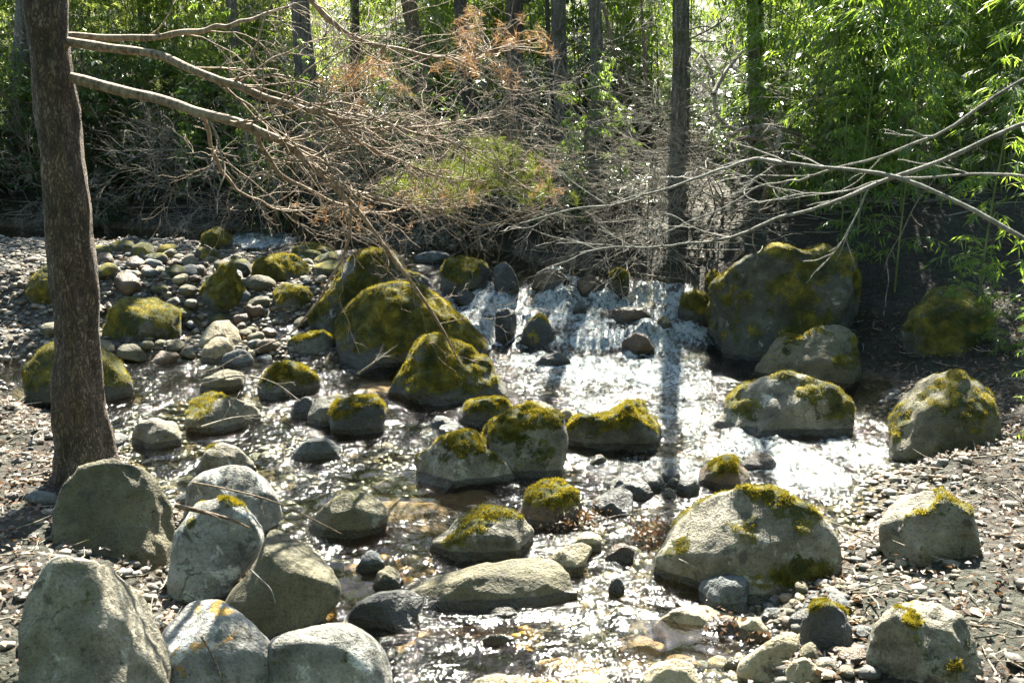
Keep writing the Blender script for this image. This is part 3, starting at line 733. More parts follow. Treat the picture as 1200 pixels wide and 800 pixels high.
so([(712,690),(716,678),(724,674),(732,682),(732,692)], 694, 'dark', 'small black stone in the foam right of the long flat boulder', SG, lvl=3)
so([(708,652),(714,640),(728,636),(742,642),(745,654)], 657, 'brown', 'brown stone with leaves left of the large speckled boulder', SG, lvl=3)
# --- beyond the photograph's left and right edges
EG = 'boulders beside the stream edges'
bo([(60,640),(64,575),(90,540),(135,532),(175,552),(200,590),(205,640)], 650, 'olive', 'broad olive boulder on the left bank beyond the pale pile', EG, lvl=5)
bo([(20,800),(26,700),(70,655),(130,650),(180,690),(205,760),(205,820)], 830, 'granite', 'big grey boulder on the left bank at the bottom corner', EG, lvl=5)
bo([(20,470),(25,430),(55,405),(100,400),(140,420),(160,462)], 475, 'mossrock', 'mossy boulder on the left bank behind the pine trunk', EG, moss=.9, tuft=6000)
bo([(120,390),(125,360),(150,345),(185,347),(210,365),(215,392)], 396, 'mossrock', 'mossy domed boulder at the far left of the gravel bar', EG, moss=.85, tuft=3500)
bo([(30,345),(38,320),(60,310),(95,315),(110,342)], 350, 'mossrock', 'low mossy boulder near the left end of the far rapid', EG, moss=.9, tuft=2500)
so([(150,520),(158,498),(180,488),(205,496),(214,518)], 524, 'granite', 'pale stone left of the slanting boulder', EG)
bo([(1040,520),(1046,470),(1075,440),(1120,436),(1160,460),(1178,520)], 530, 'olive', 'shaded boulder on the right bank beyond the sloping one', EG, moss=.5, lvl=5, tuft=3000)
bo([(1030,640),(1036,600),(1060,578),(1100,575),(1140,600),(1150,645)], 655, 'granite', 'pale rounded boulder on the right bank', EG, moss=.3, lvl=5, tuft=1500)
bo([(1015,780),(1022,735),(1050,705),(1095,700),(1135,730),(1150,785)], 795, 'granite', 'grey boulder on the right bank at the bottom corner', EG, moss=.3, lvl=5, tuft=1500)
bo([(1060,400),(1066,360),(1090,335),(1130,335),(1165,365),(1172,410)], 418, 'mossrock', 'mossy boulder under the bamboo on the right bank', EG, moss=.9, tuft=4000)

# --- flat amber stones just under the surface
M['amber'] = rock_mat('amber_stone', (.07, .04, .012), (.30, .145, .025), (.46, .27, .07), .15, (.4, .3, .12), rough=.6)
def sunken(px, py, rx, ry, rz, label):
    c = ground(px, py); U, T = ico(4); r = np.random.default_rng(int(px)); U2 = cut_planes(U.copy(), r, 8, .7, .95)
    U2 = U2 + vnormals(U2, T) * (.16 * fbm(U2 * 1.3 + px, 4))[:, None]; U2 = U2 * np.array([rx, ry, rz]) / 1.0
    top = U2[:, 2].max(); o = link('stone', mesh_np('stone', U2, T, {'wet': np.zeros(len(U2)), 'moss': np.zeros(len(U2))}), M['amber'])
    o.location = (c[0], c[1], float(water_level(c[0], c[1])) - .03 - top); tag(o, label, 'stone', 'sunken amber stones')
sunken(470, 588, .42, .2, .09, 'wide orange slab just under the surface behind the pale humped boulder')
sunken(545, 572, .26, .15, .08, 'orange slab under the surface in front of the angular pale boulder')
sunken(430, 655, .14, .09, .06, 'small orange stone under the surface beside the angular grey stone')
sunken(748, 742, .12, .08, .05, 'ochre stone under the near water left of the low pale slab')
sunken(800, 762, .1, .06, .04, 'ochre stone under the near water below the low pale slab')
sunken(655, 768, .1, .07, .04, 'ochre stone under the near water at the bottom of the picture')
sunken(450, 446, .3, .2, .08, 'ochre slab under the still water at the foot of the lichened mossy boulder')

# --- cobbles: countable stones scattered on the bar, shore and between boulders
protos = []
for k in range(7):
    r = np.random.default_rng(100 + k)
    U, T = ico(3)
    U2 = cut_planes(U.copy(), r, 7, .62, .95)
    U2 = U2 * np.array([1.15, .85, r.uniform(.5, .75)])
    U2 = U2 + vnormals(U2, T) * (.09 * fbm(U2 * 1.2 + k * 9, 3))[:, None]
    protos.append((U2, T))
cob_mats = ['tan', 'granite', 'slate', 'olive', 'granite', 'brown', 'tan', 'dark']
cob_mesh = {}
def cobble(x, y, s, label, group, bury=.3, mats=None):
    k = rng.integers(len(protos)); mt = (mats or cob_mats)[rng.integers(len(mats or cob_mats))]
    if (k, mt) not in cob_mesh:
        U2, T = protos[k]
        me = mesh_np('cobble', U2, T, {'wet': np.zeros(len(U2)), 'moss': (sm(-.1, .9, vnormals(U2, T)[:, 2] + .6 * fbm(U2 * 1.5 + k * 5, 3)) if mt == 'mossrock' else np.zeros(len(U2)))}); me.materials.append(M[mt]); me.shade_smooth(); cob_mesh[(k, mt)] = me
    o = bpy.data.objects.new('cobble', cob_mesh[(k, mt)]); COL.objects.link(o)
    o.location = (x, y, float(ground_level(x, y)) + s * (.55 - bury)); o.scale = (s, s, s)
    o.rotation_euler = (rng.uniform(-.25, .25), rng.uniform(-.25, .25), rng.uniform(0, 6.28))
    tag(o, label, 'cobble', group)

def clear(x, y, s, k=.85):
    return all(((x - a) / (w * k + s)) ** 2 + ((y - b_) / (d * k + s)) ** 2 > 1 for a, b_, w, d in ROCKS)

def scatter(n, pxr, pyr, sr, label, group, mats=None, bury=.3, dry=True):
    c = 0; tries = 0; pts = []
    while c < n and tries < n * 40:
        tries += 1
        px, py = rng.uniform(*pxr), rng.uniform(*pyr)
        g_ = ground(px, py); x, y = g_[0], g_[1]
        s = rng.uniform(sr[0], sr[1]) * rng.uniform(.6, 1)
        gl, wl = float(ground_level(x, y)), float(water_level(x, y))
        if dry and gl < wl - .03: continue
        if not clear(x, y, s): continue
        if any(math.hypot(x - a, y - b_) < (s + q) * .8 for a, b_, q in pts): continue
        pts.append((x, y, s)); cobble(x, y, s, label, group, bury, mats); c += 1
scatter(34, (60, 400), (296, 430), (.12, .21), 'larger mossy stone packed among the cobbles of the gravel bar', 'mossy stones on the gravel bar', ['mossrock', 'mossrock', 'olive', 'mossrock', 'brown'])
scatter(80, (150, 400), (300, 425), (.05, .14), 'river cobble lying on the dry gravel bar among the mossy boulders', 'cobbles on the gravel bar', ['olive', 'granite', 'slate', 'olive', 'brown', 'tan'])
scatter(48, (820, 1010), (690, 800), (.03, .1), 'river cobble on the near right shore under the speckled boulder', 'cobbles on the near right shore', ['tan', 'tan', 'olive', 'granite', 'brown', 'slate'])
scatter(40, (400, 860), (560, 800), (.04, .1), 'cobble barely breaking the shallow water of the near stream', 'cobbles in the shallows', ['olive', 'brown', 'slate', 'dark', 'tan'], bury=.1, dry=False)
scatter(30, (440, 900), (440, 560), (.04, .11), 'cobble between the midstream boulders below the cascade', 'cobbles between the midstream boulders', ['dark', 'olive', 'brown', 'slate'], bury=.1, dry=False)
scatter(30, (30, 330), (440, 620), (.05, .13), 'cobble along the shallow left channel', 'cobbles in the left channel', ['olive', 'granite', 'slate', 'dark'], bury=.1, dry=False)

# gravel: uncountable small stones on bar, shore and bed
def gravel(name, n, fx, fy, cond, smin, smax, pal, lift):
    bm = ico(1); U, T = bm
    x = rng.uniform(*fx, n * 4); y = rng.uniform(*fy, n * 4)
    gl = ground_level(x, y); wl = water_level(x, y)
    ok = cond(x, y, gl, wl)
    x, y, gl, wl = x[ok][:n], y[ok][:n], gl[ok][:n], wl[ok][:n]; n = len(x)
    s = rng.uniform(smin, smax, n) * rng.uniform(.5, 1, n)
    sc = np.stack([s * rng.uniform(.8, 1.5, n), s * rng.uniform(.7, 1.1, n), s * rng.uniform(.4, .7, n)], -1)
    a = rng.uniform(0, 6.28, n)
    jit = 1 + rng.uniform(-.22, .22, (n, len(U), 1))
    L = U[None] * sc[:, None, :] * jit
    ca, sa = np.cos(a)[:, None], np.sin(a)[:, None]
    X = L[..., 0] * ca - L[..., 1] * sa + x[:, None]; Y = L[..., 0] * sa + L[..., 1] * ca + y[:, None]
    Z = L[..., 2] + (gl + s * lift)[:, None]
    Vv = np.stack([X, Y, Z], -1).reshape(-1, 3)
    Ff = (T[None] + (np.arange(n) * len(U))[:, None, None]).reshape(-1, 3)
    c = np.array(pal)[rng.integers(len(pal), size=n)] * rng.uniform(.7, 1.25, (n, 1))
    if lift < .12: c = c * amber_field(x, y)[:, None] + (1 - amber_field(x, y))[:, None] * (c.mean(1)[:, None] * np.array([.32, .33, .22]))
    wet = np.repeat(sm(.06, -.02, gl - wl), len(U))
    o = link(name, mesh_np(name, Vv, Ff, {'tint': np.repeat(c, len(U), 0), 'wet': wet}), M['gravel']); tag(o, kind='stuff')
    return o
gravel('gravel', 15000, (-9, 3.4), (3.4, 14), lambda x, y, g, w: (g > w - .05) & (sdist(x, y) < .3 + .9 * rng.random(len(x)) ** 2) & ((y < 8.5) | (x < -.6)), .015, .05,
       [(.20, .18, .145), (.15, .13, .095), (.26, .24, .2), (.09, .085, .075), (.18, .135, .09), (.12, .12, .115)], .15)
gravel('gravel', 6500, (-3.5, 2.6), (3.4, 10), lambda x, y, g, w: (g <= w - .03), .025, .075,
       [(.52, .27, .04), (.40, .19, .03), (.22, .13, .035), (.58, .36, .09), (.13, .10, .05), (.34, .23, .09)], .1)

# ------------------------------------------------------------------ trees
def tree(path, r0, r1, mat, label, top=9.0, limbs=8, name='tree', group='tree trunks on the far bank', Yd=14.0, seed=0, tgroup=None):
    """path: two pixels on the trunk (upper, base) at distance Yd"""
    (xa, ya), (xb, yb) = path
    base = at(xb, yb, Yd); base[2] = float(ground_level(base[0], base[1])) - .05
    upper = at(xa, ya, Yd + .05)
    dirv = (upper - base); dirv /= dirv[2]
    n = 46
    zz = np.concatenate([np.linspace(0, min(4.5, top * .6), 34), np.linspace(min(4.9, top * .65), top, n - 34)])
    P = base + dirv[None] * zz[:, None]
    bend = np.stack([noise(v3(zz * .35, zz * 0 + seed * 7.7)), noise(v3(zz * .35, zz * 0 + seed * 3.3 + 50)), zz * 0], -1) * .04
    P = P + bend * np.minimum(zz, 2)[:, None]
    r0, r1 = r0 * .86, r1 * .86
    R = r1 + (r0 - r1) * np.clip(1 - zz / top, 0, 1) ** .9 + r0 * .45 * np.exp(-zz / .22)
    root = empty(name, tuple(base)); tag(root, label, 'tree', group)
    t = Tubes(); t.tube(P, R, 14, .10, seed * 11.0); t.build('trunk', mat, root, base)
    c = Tubes()
    for q in range(limbs):
        z = rng.uniform(2.2, top * .95) if q > 2 else rng.uniform(.9, 3.0)
        i = int(np.searchsorted(zz, z)); i = min(i, n - 2)
        a = rng.uniform(0, 6.28)
        small = q <= 2
        grow(c, P[i], (math.cos(a), math.sin(a), .35), rng.uniform(.6, 1.3) if small else rng.uniform(1.2, 2.6), R[i] * (.14 if small else .3), 2, .35, 0, (5, 4), .8, k=5)
    c.build('crown', mat, root, base)
    return root

tree([(350, 0), (371, 190)], .17, .05, M['bark_grey'], 'pale grey trunk, thickest left of the hanging pine boughs', Yd=15.2, seed=1)
tree([(272, 0), (292, 180)], .10, .04, M['bark_grey'], 'thin leaning grey trunk left of the thickest pale one', Yd=15.9, seed=2)
tree([(540, 0), (556, 165)], .12, .04, M['bark_dark'], 'slim dark trunk behind the orange dead needles', Yd=15.4, seed=3)
tree([(478, 0), (512, 150)], .13, .04, M['bark_brown'], 'leaning brown trunk between the pale grey one and the slim dark one', Yd=16.2, seed=4)
tree([(602, 0), (607, 165)], .15, .05, M['bark_dark'], 'broad dark trunk in deep shade behind the green pine spray', Yd=15.6, seed=5)
tree([(652, 0), (663, 180)], .13, .04, M['bark_grey'], 'greyish trunk just left of the straight slim pair', Yd=15.3, seed=6)
tree([(696, 0), (702, 262)], .105, .035, M['bark_grey'], 'straight slim trunk standing in the twig tangle', Yd=13.1, seed=7, top=7.6)
tree([(799, 0), (793, 258)], .135, .05, M['bark_grey'], 'nearest straight grey trunk above the cascade', Yd=13.4, seed=8, top=7.4)
tree([(886, 0), (890, 200)], .16, .05, M['bark_dark'], 'dark trunk hidden among the bright bamboo', Yd=16, seed=9)
tree([(728, 100), (747, 235)], .035, .012, M['bark_brown'], 'thin brown sapling between the straight slim pair of trunks', Yd=14.5, seed=10, top=4, limbs=6)
tree([(758, 90), (764, 240)], .03, .012, M['bark_brown'], 'thinnest sapling close to the nearest grey trunk', Yd=15, seed=11, top=4, limbs=6)
tree([(645, 90), (648, 230)], .045, .015, M['bark_dark'], 'dark sapling beside the greyish trunk', Yd=15.5, seed=12, top=5, limbs=6)
tree([(415, 0), (418, 165)], .07, .03, M['bark_dark'], 'dark pole of a tree right of the thickest pale trunk', Yd=16.4, seed=13)
tree([(30, 0), (22, 210)], .16, .05, M['bark_grey'], 'grey trunk at the far left behind the pine', Yd=16, seed=14)
tree([(170, 0), (180, 200)], .13, .05, M['bark_dark'], 'dark trunk left of the thin leaning grey one', Yd=18, seed=15)
tree([(1060, 0), (1052, 230)], .15, .05, M['bark_grey'], 'grey trunk among the bamboo on the right', Yd=15, seed=16)
tree([(1160, 0), (1150, 220)], .12, .05, M['bark_dark'], 'dark trunk at the far right among the bamboo', Yd=16.5, seed=17)
tree([(318, 90), (320, 210)], .10, .06, M['bark_dark'], 'dark half-hidden trunk in the shade left of the thickest pale trunk', Yd=17.5, seed=18, top=9, limbs=5)

# gnarled laurel on the right bank
def poly_path(pts, Y):
    Ys = np.broadcast_to(np.asarray(Y, float), (len(pts),))
    return np.array([at(p[0], p[1], q) for p, q in zip(pts, Ys)])
root = at(892, 285, 11.6); root[2] = float(ground_level(root[0], root[1]))
g0 = empty('laurel_shrub', tuple(root)); tag(g0, 'gnarled brown shrub with crooked limbs under the bamboo', 'shrub')
t = Tubes(); t.tube(spline([root] + list(poly_path([(888, 268), (900, 220), (905, 180), (897, 165), (870, 162), (856, 168)], 11.7)), 40), np.linspace(.055, .02, 40), 7, .15); t.build('trunk', M['bark_brown'], g0, root)
c = Tubes()
for pts in ([(905, 180), (915, 155), (880, 150), (862, 152), (840, 135), (836, 95), (828, 72), (808, 55)], [(836, 110), (850, 85), (870, 60)], [(880, 150), (905, 148), (940, 160), (975, 178)], [(897, 165), (915, 190), (945, 200)]):
    P = spline(poly_path(pts, np.linspace(11.7, 12.1, len(pts))), 26); c.tube(P, np.linspace(.032, .012, 26), 6, .15)
    for q in range(7):
        i = rng.integers(5, 25); grow(c, P[i], random_unit() + np.array([0, -.3, .2]), rng.uniform(.3, .7), .007, 2, .5, -.03, (4, 3), .9, k=4)
c.build('crown', M['twig'], g0, root)

# ------------------------------------------------------------------ pine on the left bank with boughs reaching over the water
def needles(pts, n, L, spread, droop=0.0, rgen=rng):
    """fans of thin needles round points"""
    out = []
    for p, d in pts:
        k = n
        dv = d[None] * 1.0 + rgen.normal(size=(k, 3)) * spread + np.array([0, 0, -droop]); dv /= np.linalg.norm(dv, axis=1)[:, None]
        p0 = p[None] - d[None] * rgen.uniform(0, .12, (k, 1))
        ln = L * rgen.uniform(.6, 1.1, (k, 1))
        s = np.cross(dv, rgen.normal(size=(k, 3))); s /= np.linalg.norm(s, axis=1)[:, None]
        w = .0014
        out.append(np.stack([p0 - s * w, p0 + s * w, p0 + dv * ln], 1))
    return np.concatenate(out).reshape(-1, 3)

TX = at(95, 500, 6.2)[0]
pb = np.array([TX, 6.2, float(ground_level(TX, 6.2)) - .05])
pine = empty('pine_tree', tuple(pb)); tag(pine, 'pine on the left bank with half-dead boughs reaching over the stream', 'tree')
zz = np.concatenate([np.linspace(0, 4, 60), np.linspace(4.2, 12, 24)])
PT = pb + np.stack([.05 * np.sin(zz * .6), .04 * np.cos(zz * .5) - .04, zz], -1)
t = Tubes(); t.tube(PT, .13 * (1 - zz / 12.5) ** .8 + .15 * np.exp(-zz / .2), 28, .28, 3); t.build('trunk', M['bark_pine'], pine, pb)

def trunk_at(py):  # point on the trunk seen at height py
    d = ray(95, py); return np.array([TX, 6.2, H + d[2] / d[1] * 6.2])

limb_defs = [
    # pixels, distances, start radius, twigs, twig length
    ([(170, 62), (236, 86), (290, 105), (350, 127), (386, 131), (440, 142), (500, 158), (545, 172)], (6.1, 5.9, 5.9, 6.0, 6.1, 6.4, 6.8, 7.1), .026, 58, .75, 45),
    ([(160, 110), (236, 132), (300, 153), (340, 172), (372, 202), (398, 224), (432, 262), (478, 326), (520, 388), (541, 428)], (6.1, 5.9, 5.9, 6.0, 6.2, 6.4, 6.7, 7.2, 7.7, 8.0), .030, 34, .6, 85),
    ([(240, -150), (365, 0), (400, 35), (440, 53), (510, 66), (545, 68), (575, 60)], (6.2, 6.2, 6.3, 6.5, 6.8, 7.0, 7.2), .021, 26, .55, -190),
    ([(160, 45), (236, 34), (280, 28), (320, 13), (350, 5)], (6.2, 6.0, 6.0, 6.1, 6.2), .02, 16, .5, 40),
    ([(340, 172), (400, 218), (450, 233), (500, 246), (560, 262), (610, 258)], (6.0, 6.4, 6.8, 7.2, 7.6, 8.0), .02, 40, .55, None),
    ([(386, 131), (430, 150), (500, 148), (560, 140), (600, 132)], (6.1, 6.5, 6.9, 7.3, 7.6), .015, 40, .6, None),
    ([(410, 240), (408, 280), (388, 328), (345, 385), (290, 415), (236, 436)], (6.5, 6.7, 6.9, 7.0, 7.0, 7.0), .011, 5, .25, None),
    ([(300, 153), (330, 205), (390, 235), (430, 250), (480, 240), (520, 215)], (5.9, 6.3, 6.8, 7.2, 7.6, 7.9), .014, 46, .6, None),
    ([(386, 131), (420, 165), (470, 190), (540, 210), (600, 190), (630, 170)], (6.1, 6.6, 7.1, 7.6, 8.0, 8.3), .015, 50, .6, None),
    ([(236, 132), (260, 200), (300, 235), (360, 250), (400, 255)], (5.9, 6.4, 6.9, 7.3, 7.6), .012, 26, .6, None),
]
limb_pts = []; limb_tubes = []
for pts, Ys, r0, ntw, tl, sy in limb_defs:
    lt = Tubes()
    W = poly_path(pts, Ys)
    if sy is not None: W = np.vstack([trunk_at(sy), W])
    P = spline(W, 70); R = np.linspace(r0, r0 * .22, 70)
    wob = np.stack([noise(v3(np.linspace(0, 9, 70), np.zeros(70) + r0 * 999 + k)) for k in (0, 11, 23)], -1) * .022
    P = P + wob
    lt.tube(P, R, 8, .12, r0 * 100)
    for q in range(int(ntw * .72)):
        i = int(rng.uniform(14, 69)) if sy is not None else int(rng.uniform(4, 69))
        tng = P[min(i + 1, 69)] - P[i - 1]; tng /= np.linalg.norm(tng)
        dd = tng * np.array([1, 1, .4]) + random_unit() * .8 + np.array([.25, 0, 0])
        grow(lt, P[i], dd, tl * rng.uniform(.4, 1.5), max(R[i] * .3, .0024), 2, .62, rng.uniform(-.07, .05), (3, 2), .9, k=4, n=11, minr=.0012)
    limb_pts.append(P); limb_tubes.append((lt, M['limb']))

# needle sprays: pixel centre, distance, spread px, tips, dead?
def spray(px, py, Y, sx, sy, n):
    tips = []
    for _ in range(n):
        p = at(px + rng.normal() * sx, py + rng.normal() * sy, Y + rng.normal() * .3)
        d = np.array([rng.normal() * .5, -.3 + rng.normal() * .3, .5 + rng.normal() * .35]); d /= np.linalg.norm(d)
        tips.append((p, d))
    return tips
live = spray(560, 205, 7.9, 36, 11, 62) + spray(590, 188, 8.0, 28, 8, 46) + spray(515, 222, 7.6, 36, 8, 36) + spray(620, 218, 8.1, 20, 10, 24) + spray(575, 168, 8.0, 18, 4, 16) + spray(470, 212, 7.3, 16, 6, 10)
dead = spray(405, 85, 6.6, 8, 8, 9) + spray(435, 72, 6.6, 10, 8, 10) + spray(548, 35, 7.0, 9, 18, 18) + spray(545, 70, 7.0, 12, 6, 10) + spray(600, 35, 7.3, 12, 10, 10) + spray(630, 40, 7.3, 8, 8, 6) \
    + spray(455, 88, 6.7, 8, 6, 6) + spray(425, 118, 6.6, 5, 6, 3) + spray(630, 205, 8.1, 10, 10, 9) + spray(525, 225, 7.6, 26, 8, 14) + spray(480, 225, 7.4, 26, 10, 12) + spray(650, 225, 8.1, 10, 6, 5) + spray(400, 240, 6.9, 20, 8, 8) + spray(590, 80, 7.2, 10, 8, 5)
for p, d in live + dead:
    best = min(((np.linalg.norm(P_ - p, axis=1).min(), k) for k, P_ in enumerate(limb_pts)))
    P_ = limb_pts[best[1]]; q0 = P_[int(np.argmin(np.linalg.norm(P_ - p, axis=1)))]
    limb_tubes[best[1]][0].tube(spline([q0, q0 * .55 + p * .45 + np.array([0, 0, -.03]) + random_unit() * .03, p - d * .07, p], 10), np.linspace(.0045, .0018, 10), 4)
for lt, mt in limb_tubes: lt.build('limb', mt, pine, pb)
TV = needles(live, 75, .08, .6) - pb
link('needles', mesh_np('needles', TV, np.arange(len(TV)).reshape(-1, 3)), M['needle'], pine, smooth=False)
TV = needles(dead, 34, .07, .55, .5) - pb
o = link('needles', mesh_np('needles', TV, np.arange(len(TV)).reshape(-1, 3)), M['needle_dead'], pine, smooth=False); o['label'] = 'dead orange needles'
# green crown high above the frame
ct = Tubes(); tips = []
for q in range(26):
    z = rng.uniform(6.5, 11.8); a = rng.uniform(0, 6.28)
    grow(ct, pb + np.array([0, 0, z]), (math.cos(a), math.sin(a), .15), rng.uniform(.7, 1.7) * (13 - z) / 5, .02, 2, .3, .01, (6, 4), .7, tips, k=4)
ct.build('crown', M['bark_brown'], pine, pb)
TV = needles(tips, 26, .13, .6) - pb
link('needles', mesh_np('needles', TV, np.arange(len(TV)).reshape(-1, 3)), M['needle'], pine, smooth=False)

# ------------------------------------------------------------------ grey branches close to the lens on the right
sb = np.array([2.75, 3.9, 0.0]); sb[2] = float(ground_level(sb[0], sb[1]))
sh = empty('bare_shrub', tuple(sb)); tag(sh, 'leafless grey shrub on the near right bank with long branches across the view', 'shrub')
tt = Tubes()
defs = [([(1290, 330), (1090, 220), (964, 195), (900, 188), (860, 194), (800, 214), (740, 234), (680, 245), (610, 262)], .009, 9),
        ([(1290, 150), (1090, 195), (964, 238), (900, 262), (855, 278), (800, 286), (730, 290), (680, 296)], .009, 9),
        ([(1290, 90), (1090, 160), (964, 205), (920, 212), (870, 230), (800, 262), (770, 275)], .006, 6),
        ([(1290, 230), (1090, 208), (1000, 222), (930, 232), (880, 236), (850, 255)], .0055, 6)]
for pts, r0, nt_ in defs:
    Ys = np.linspace(3.7, 4.5, len(pts))
    W = np.vstack([sb + np.array([0, 0, .3]), sb + np.array([.02, 0, 1.2]), poly_path(pts, Ys)])
    P = spline(W, 60) + np.stack([noise(v3(np.linspace(0, 8, 60), np.zeros(60) + r0 * 777 + k)) for k in (0, 11, 23)], -1) * .02 + np.stack([noise(v3(np.linspace(0, 24, 60), np.zeros(60) + r0 * 555 + k)) for k in (3, 14, 29)], -1) * .006
    R = np.linspace(r0, r0 * .3, 60) * (1 + .18 * noise(v3(np.linspace(0, 40, 60), np.zeros(60) + r0 * 99))); tt.tube(P, R, 7, .15, r0)
    for q in range(nt_):
        i = int(rng.uniform(22, 59)); tng = P[min(i + 1, 59)] - P[i - 1]; tng /= np.linalg.norm(tng)
        grow(tt, P[i], tng + random_unit() * .7, rng.uniform(.15, .4), R[i] * .5, 1, .35, 0, (3, 2), .6, k=4, minr=.0012)
tt.build('branch', M['twig_grey'], sh, sb)
t = Tubes(); t.tube([sb - [0, 0, .1], sb + [.0, 0, .35], sb + [.02, .0, 1.2]], [.03, .024, .018], 9, .1); t.build('trunk', M['twig_grey'], sh, sb)

# ------------------------------------------------------------------ bare tangled shrubs on the far bank
def bare_shrub(px, py, Y, stems, L, lean, label, group, mat='twig', r=.010, kids=(5, 4, 3), curl=.6, grav=-.02):
    b0 = at(px, py, Y); b0[2] = float(ground_level(b0[0], b0[1]))
    rt = empty('bare_shrub', tuple(b0)); tag(rt, label, 'shrub', group)
    for q in range(stems):
        t = Tubes()
        d = np.array(lean) + random_unit() * .55; d[2] = abs(d[2]) * .8 + .15
        grow(t, b0 + random_unit() * np.array([.12, .12, 0]), d, L * rng.uniform(.7, 1.2), r, 3, curl, grav, kids, .8, k=5, ratio=.72, n=9, minr=.0017)
        t.build('stem', M[mat], rt, b0)
SHG = 'leafless shrubs along the far bank'
bare_shrub(745, 285, 12.4, 6, 1.5, (-.2, -.7, .5), 'tangled pale twig shrub hanging over the head of the cascade', SHG)
bare_shrub(800, 290, 12.2, 6, 1.5, (-.3, -.6, .6), 'tangled pale twig shrub at the foot of the nearest trunk', SHG)
bare_shrub(690, 275, 13.0, 5, 1.5, (-.3, -.5, .7), 'bare shrub around the foot of the slim straight trunk', SHG)
bare_shrub(770, 250, 13.4, 5, 1.7, (0, -.3, 1), 'upright bare shrub behind the nearest trunk', SHG)
bare_shrub(650, 262, 13.6, 5, 1.5, (0, -.4, .9), 'upright bare shrub right of the green pine spray', SHG, 'twig_grey')
bare_shrub(840, 280, 12.2, 5, 1.4, (-.2, -.5, .8), 'bare shrub behind the largest right bank boulder', SHG)
bare_shrub(560, 268, 14.0, 5, 1.4, (-.2, -.7, .5), 'low bare shrub drooping to the upper stream below the pine spray', SHG)
bare_shrub(470, 265, 14.6, 5, 1.6, (0, -.7, .5), 'low bare shrub drooping to the water right of the far rapid', SHG)
bare_shrub(380, 258, 14.9, 5, 1.6, (.1, -.6, .6), 'low bare shrub over the bank behind the gravel bar', SHG)
bare_shrub(290, 250, 15.2, 4, 1.6, (.1, -.5, .8), 'bare shrub in the dark above the far rapid', SHG, 'twig_grey')
bare_shrub(720, 200, 15.5, 5, 1.9, (0, -.2, 1), 'tall bare shrub behind the slim straight trunk', SHG, 'twig_grey')
bare_shrub(900, 250, 12.6, 4, 1.6, (-.4, -.4, .9), 'bare shrub mixed with bamboo above the largest right bank boulder', SHG, 'twig_grey')
bare_shrub(520, 200, 16.0, 5, 1.9, (0, -.2, 1), 'tall bare shrub in the shade between the pale trunk and the dark ones', SHG, 'twig_grey')
bare_shrub(420, 190, 16.3, 5, 2.0, (0, -.2, 1), 'tall bare shrub right of the thickest pale trunk', SHG, 'twig_grey')
bare_shrub(250, 180, 16.5, 5, 2.0, (0, -.2, 1), 'tall bare shrub left of the thin leaning trunk', SHG, 'twig_grey')
bare_shrub(430, 262, 14.4, 4, 1.2, (.2, -.9, .3), 'bare shrub trailing into the water behind the two big domed boulders', SHG)
bare_shrub(340, 262, 14.5, 4, 1.2, (.1, -.9, .3), 'bare shrub trailing down the bank behind the mossy slab', SHG)
bare_shrub(610, 285, 13.0, 4, 1.2, (.1, -.8, .4), 'bare shrub trailing over the cascade head below the dark trunks', SHG)
bare_shrub(720, 300, 11.9, 5, 1.1, (-.1, -.9, .25), 'bare shrub hanging low over the right half of the cascade', SHG)
bare_shrub(780, 310, 11.6, 4, 1.1, (-.2, -.8, .35), 'bare shrub beside the green mossy ledge', SHG)
for q, (px_, Y_, lab) in enumerate(((100, 14.75, 'bare shrub trailing over the left end of the far bank'), (250, 14.45, 'bare shrub trailing to the far white rapid'), (310, 14.35, 'bare shrub trailing to the water right of the far white rapid'),
        (510, 13.7, 'bare shrub trailing behind the blocky greenish boulder'), (660, 12.5, 'bare shrub trailing behind the glistening brown rock'))):
    bare_shrub(px_, 262, Y_, 4, 1.15, (0, -.9, .15), lab, SHG)
bare_shrub(60, 250, 14.9, 4, 1.3, (.1, -.8, .5), 'bare shrub drooping on the far bank behind the pine trunk', SHG)
bare_shrub(200, 255, 14.8, 4, 1.3, (.1, -.8, .5), 'bare shrub drooping above the far left shallows', SHG)
bare_shrub(140, 235, 15.2, 4, 1.7, (.1, -.4, .8), 'bare shrub at the far left bank', SHG)
bare_shrub(1010, 300, 11.8, 4, 1.3, (-.2, -.5, .8), 'bare shrub on the right bank beside the mossy boulder', SHG)

# loose sticks
def stick(pts, Ys, r, label, twigs=3, mat='twig', name='stick'):
    P = spline(poly_path(pts, Ys), 30); R = np.linspace(r, r * .4, 30)
    t = Tubes(); t.tube(P, R, 6, .12, r * 500)
    for q in range(twigs):
        i = int(rng.uniform(6, 28)); tng = P[i + 1] - P[i - 1]; tng /= np.linalg.norm(tng)
        grow(t, P[i], tng + random_unit() * .7, rng.uniform(.08, .25), R[i] * .55, 1, .4, 0, (3, 2), .7, k=4, minr=.0015)
    o = t.build(name, M[mat], None, P[0]); o.location = P[0]
    tag(o, label, 'stick', 'dead sticks lying about the stream')
def lie(pts, up=.02): return [max(2.5, ground(p[0], p[1])[1] - .12) for p in pts]
p_ = [(420, 438), (445, 420), (466, 404)]; stick(p_, [9.0, 9.0, 9.05], .012, 'short pale forked stick stuck in front of the biggest domed boulder', 4)
p_ = [(236, 450), (280, 440), (320, 448), (352, 470)]; stick(p_, [7.6, 7.7, 7.8, 7.7], .009, 'curved pale stick arching over the brownish left stone', 4)
p_ = [(236, 500), (270, 490), (304, 486)]; stick(p_, [6.9, 7.0, 7.05], .008, 'straight pale stick across the slanting boulder', 3)
p_ = [(225, 565), (262, 572), (310, 584), (350, 600), (400, 625)]; stick(p_, [5.55, 5.6, 5.65, 5.7, 5.75], .006, 'long thin twig across the back boulder of the near left pile', 2, 'bark_brown')
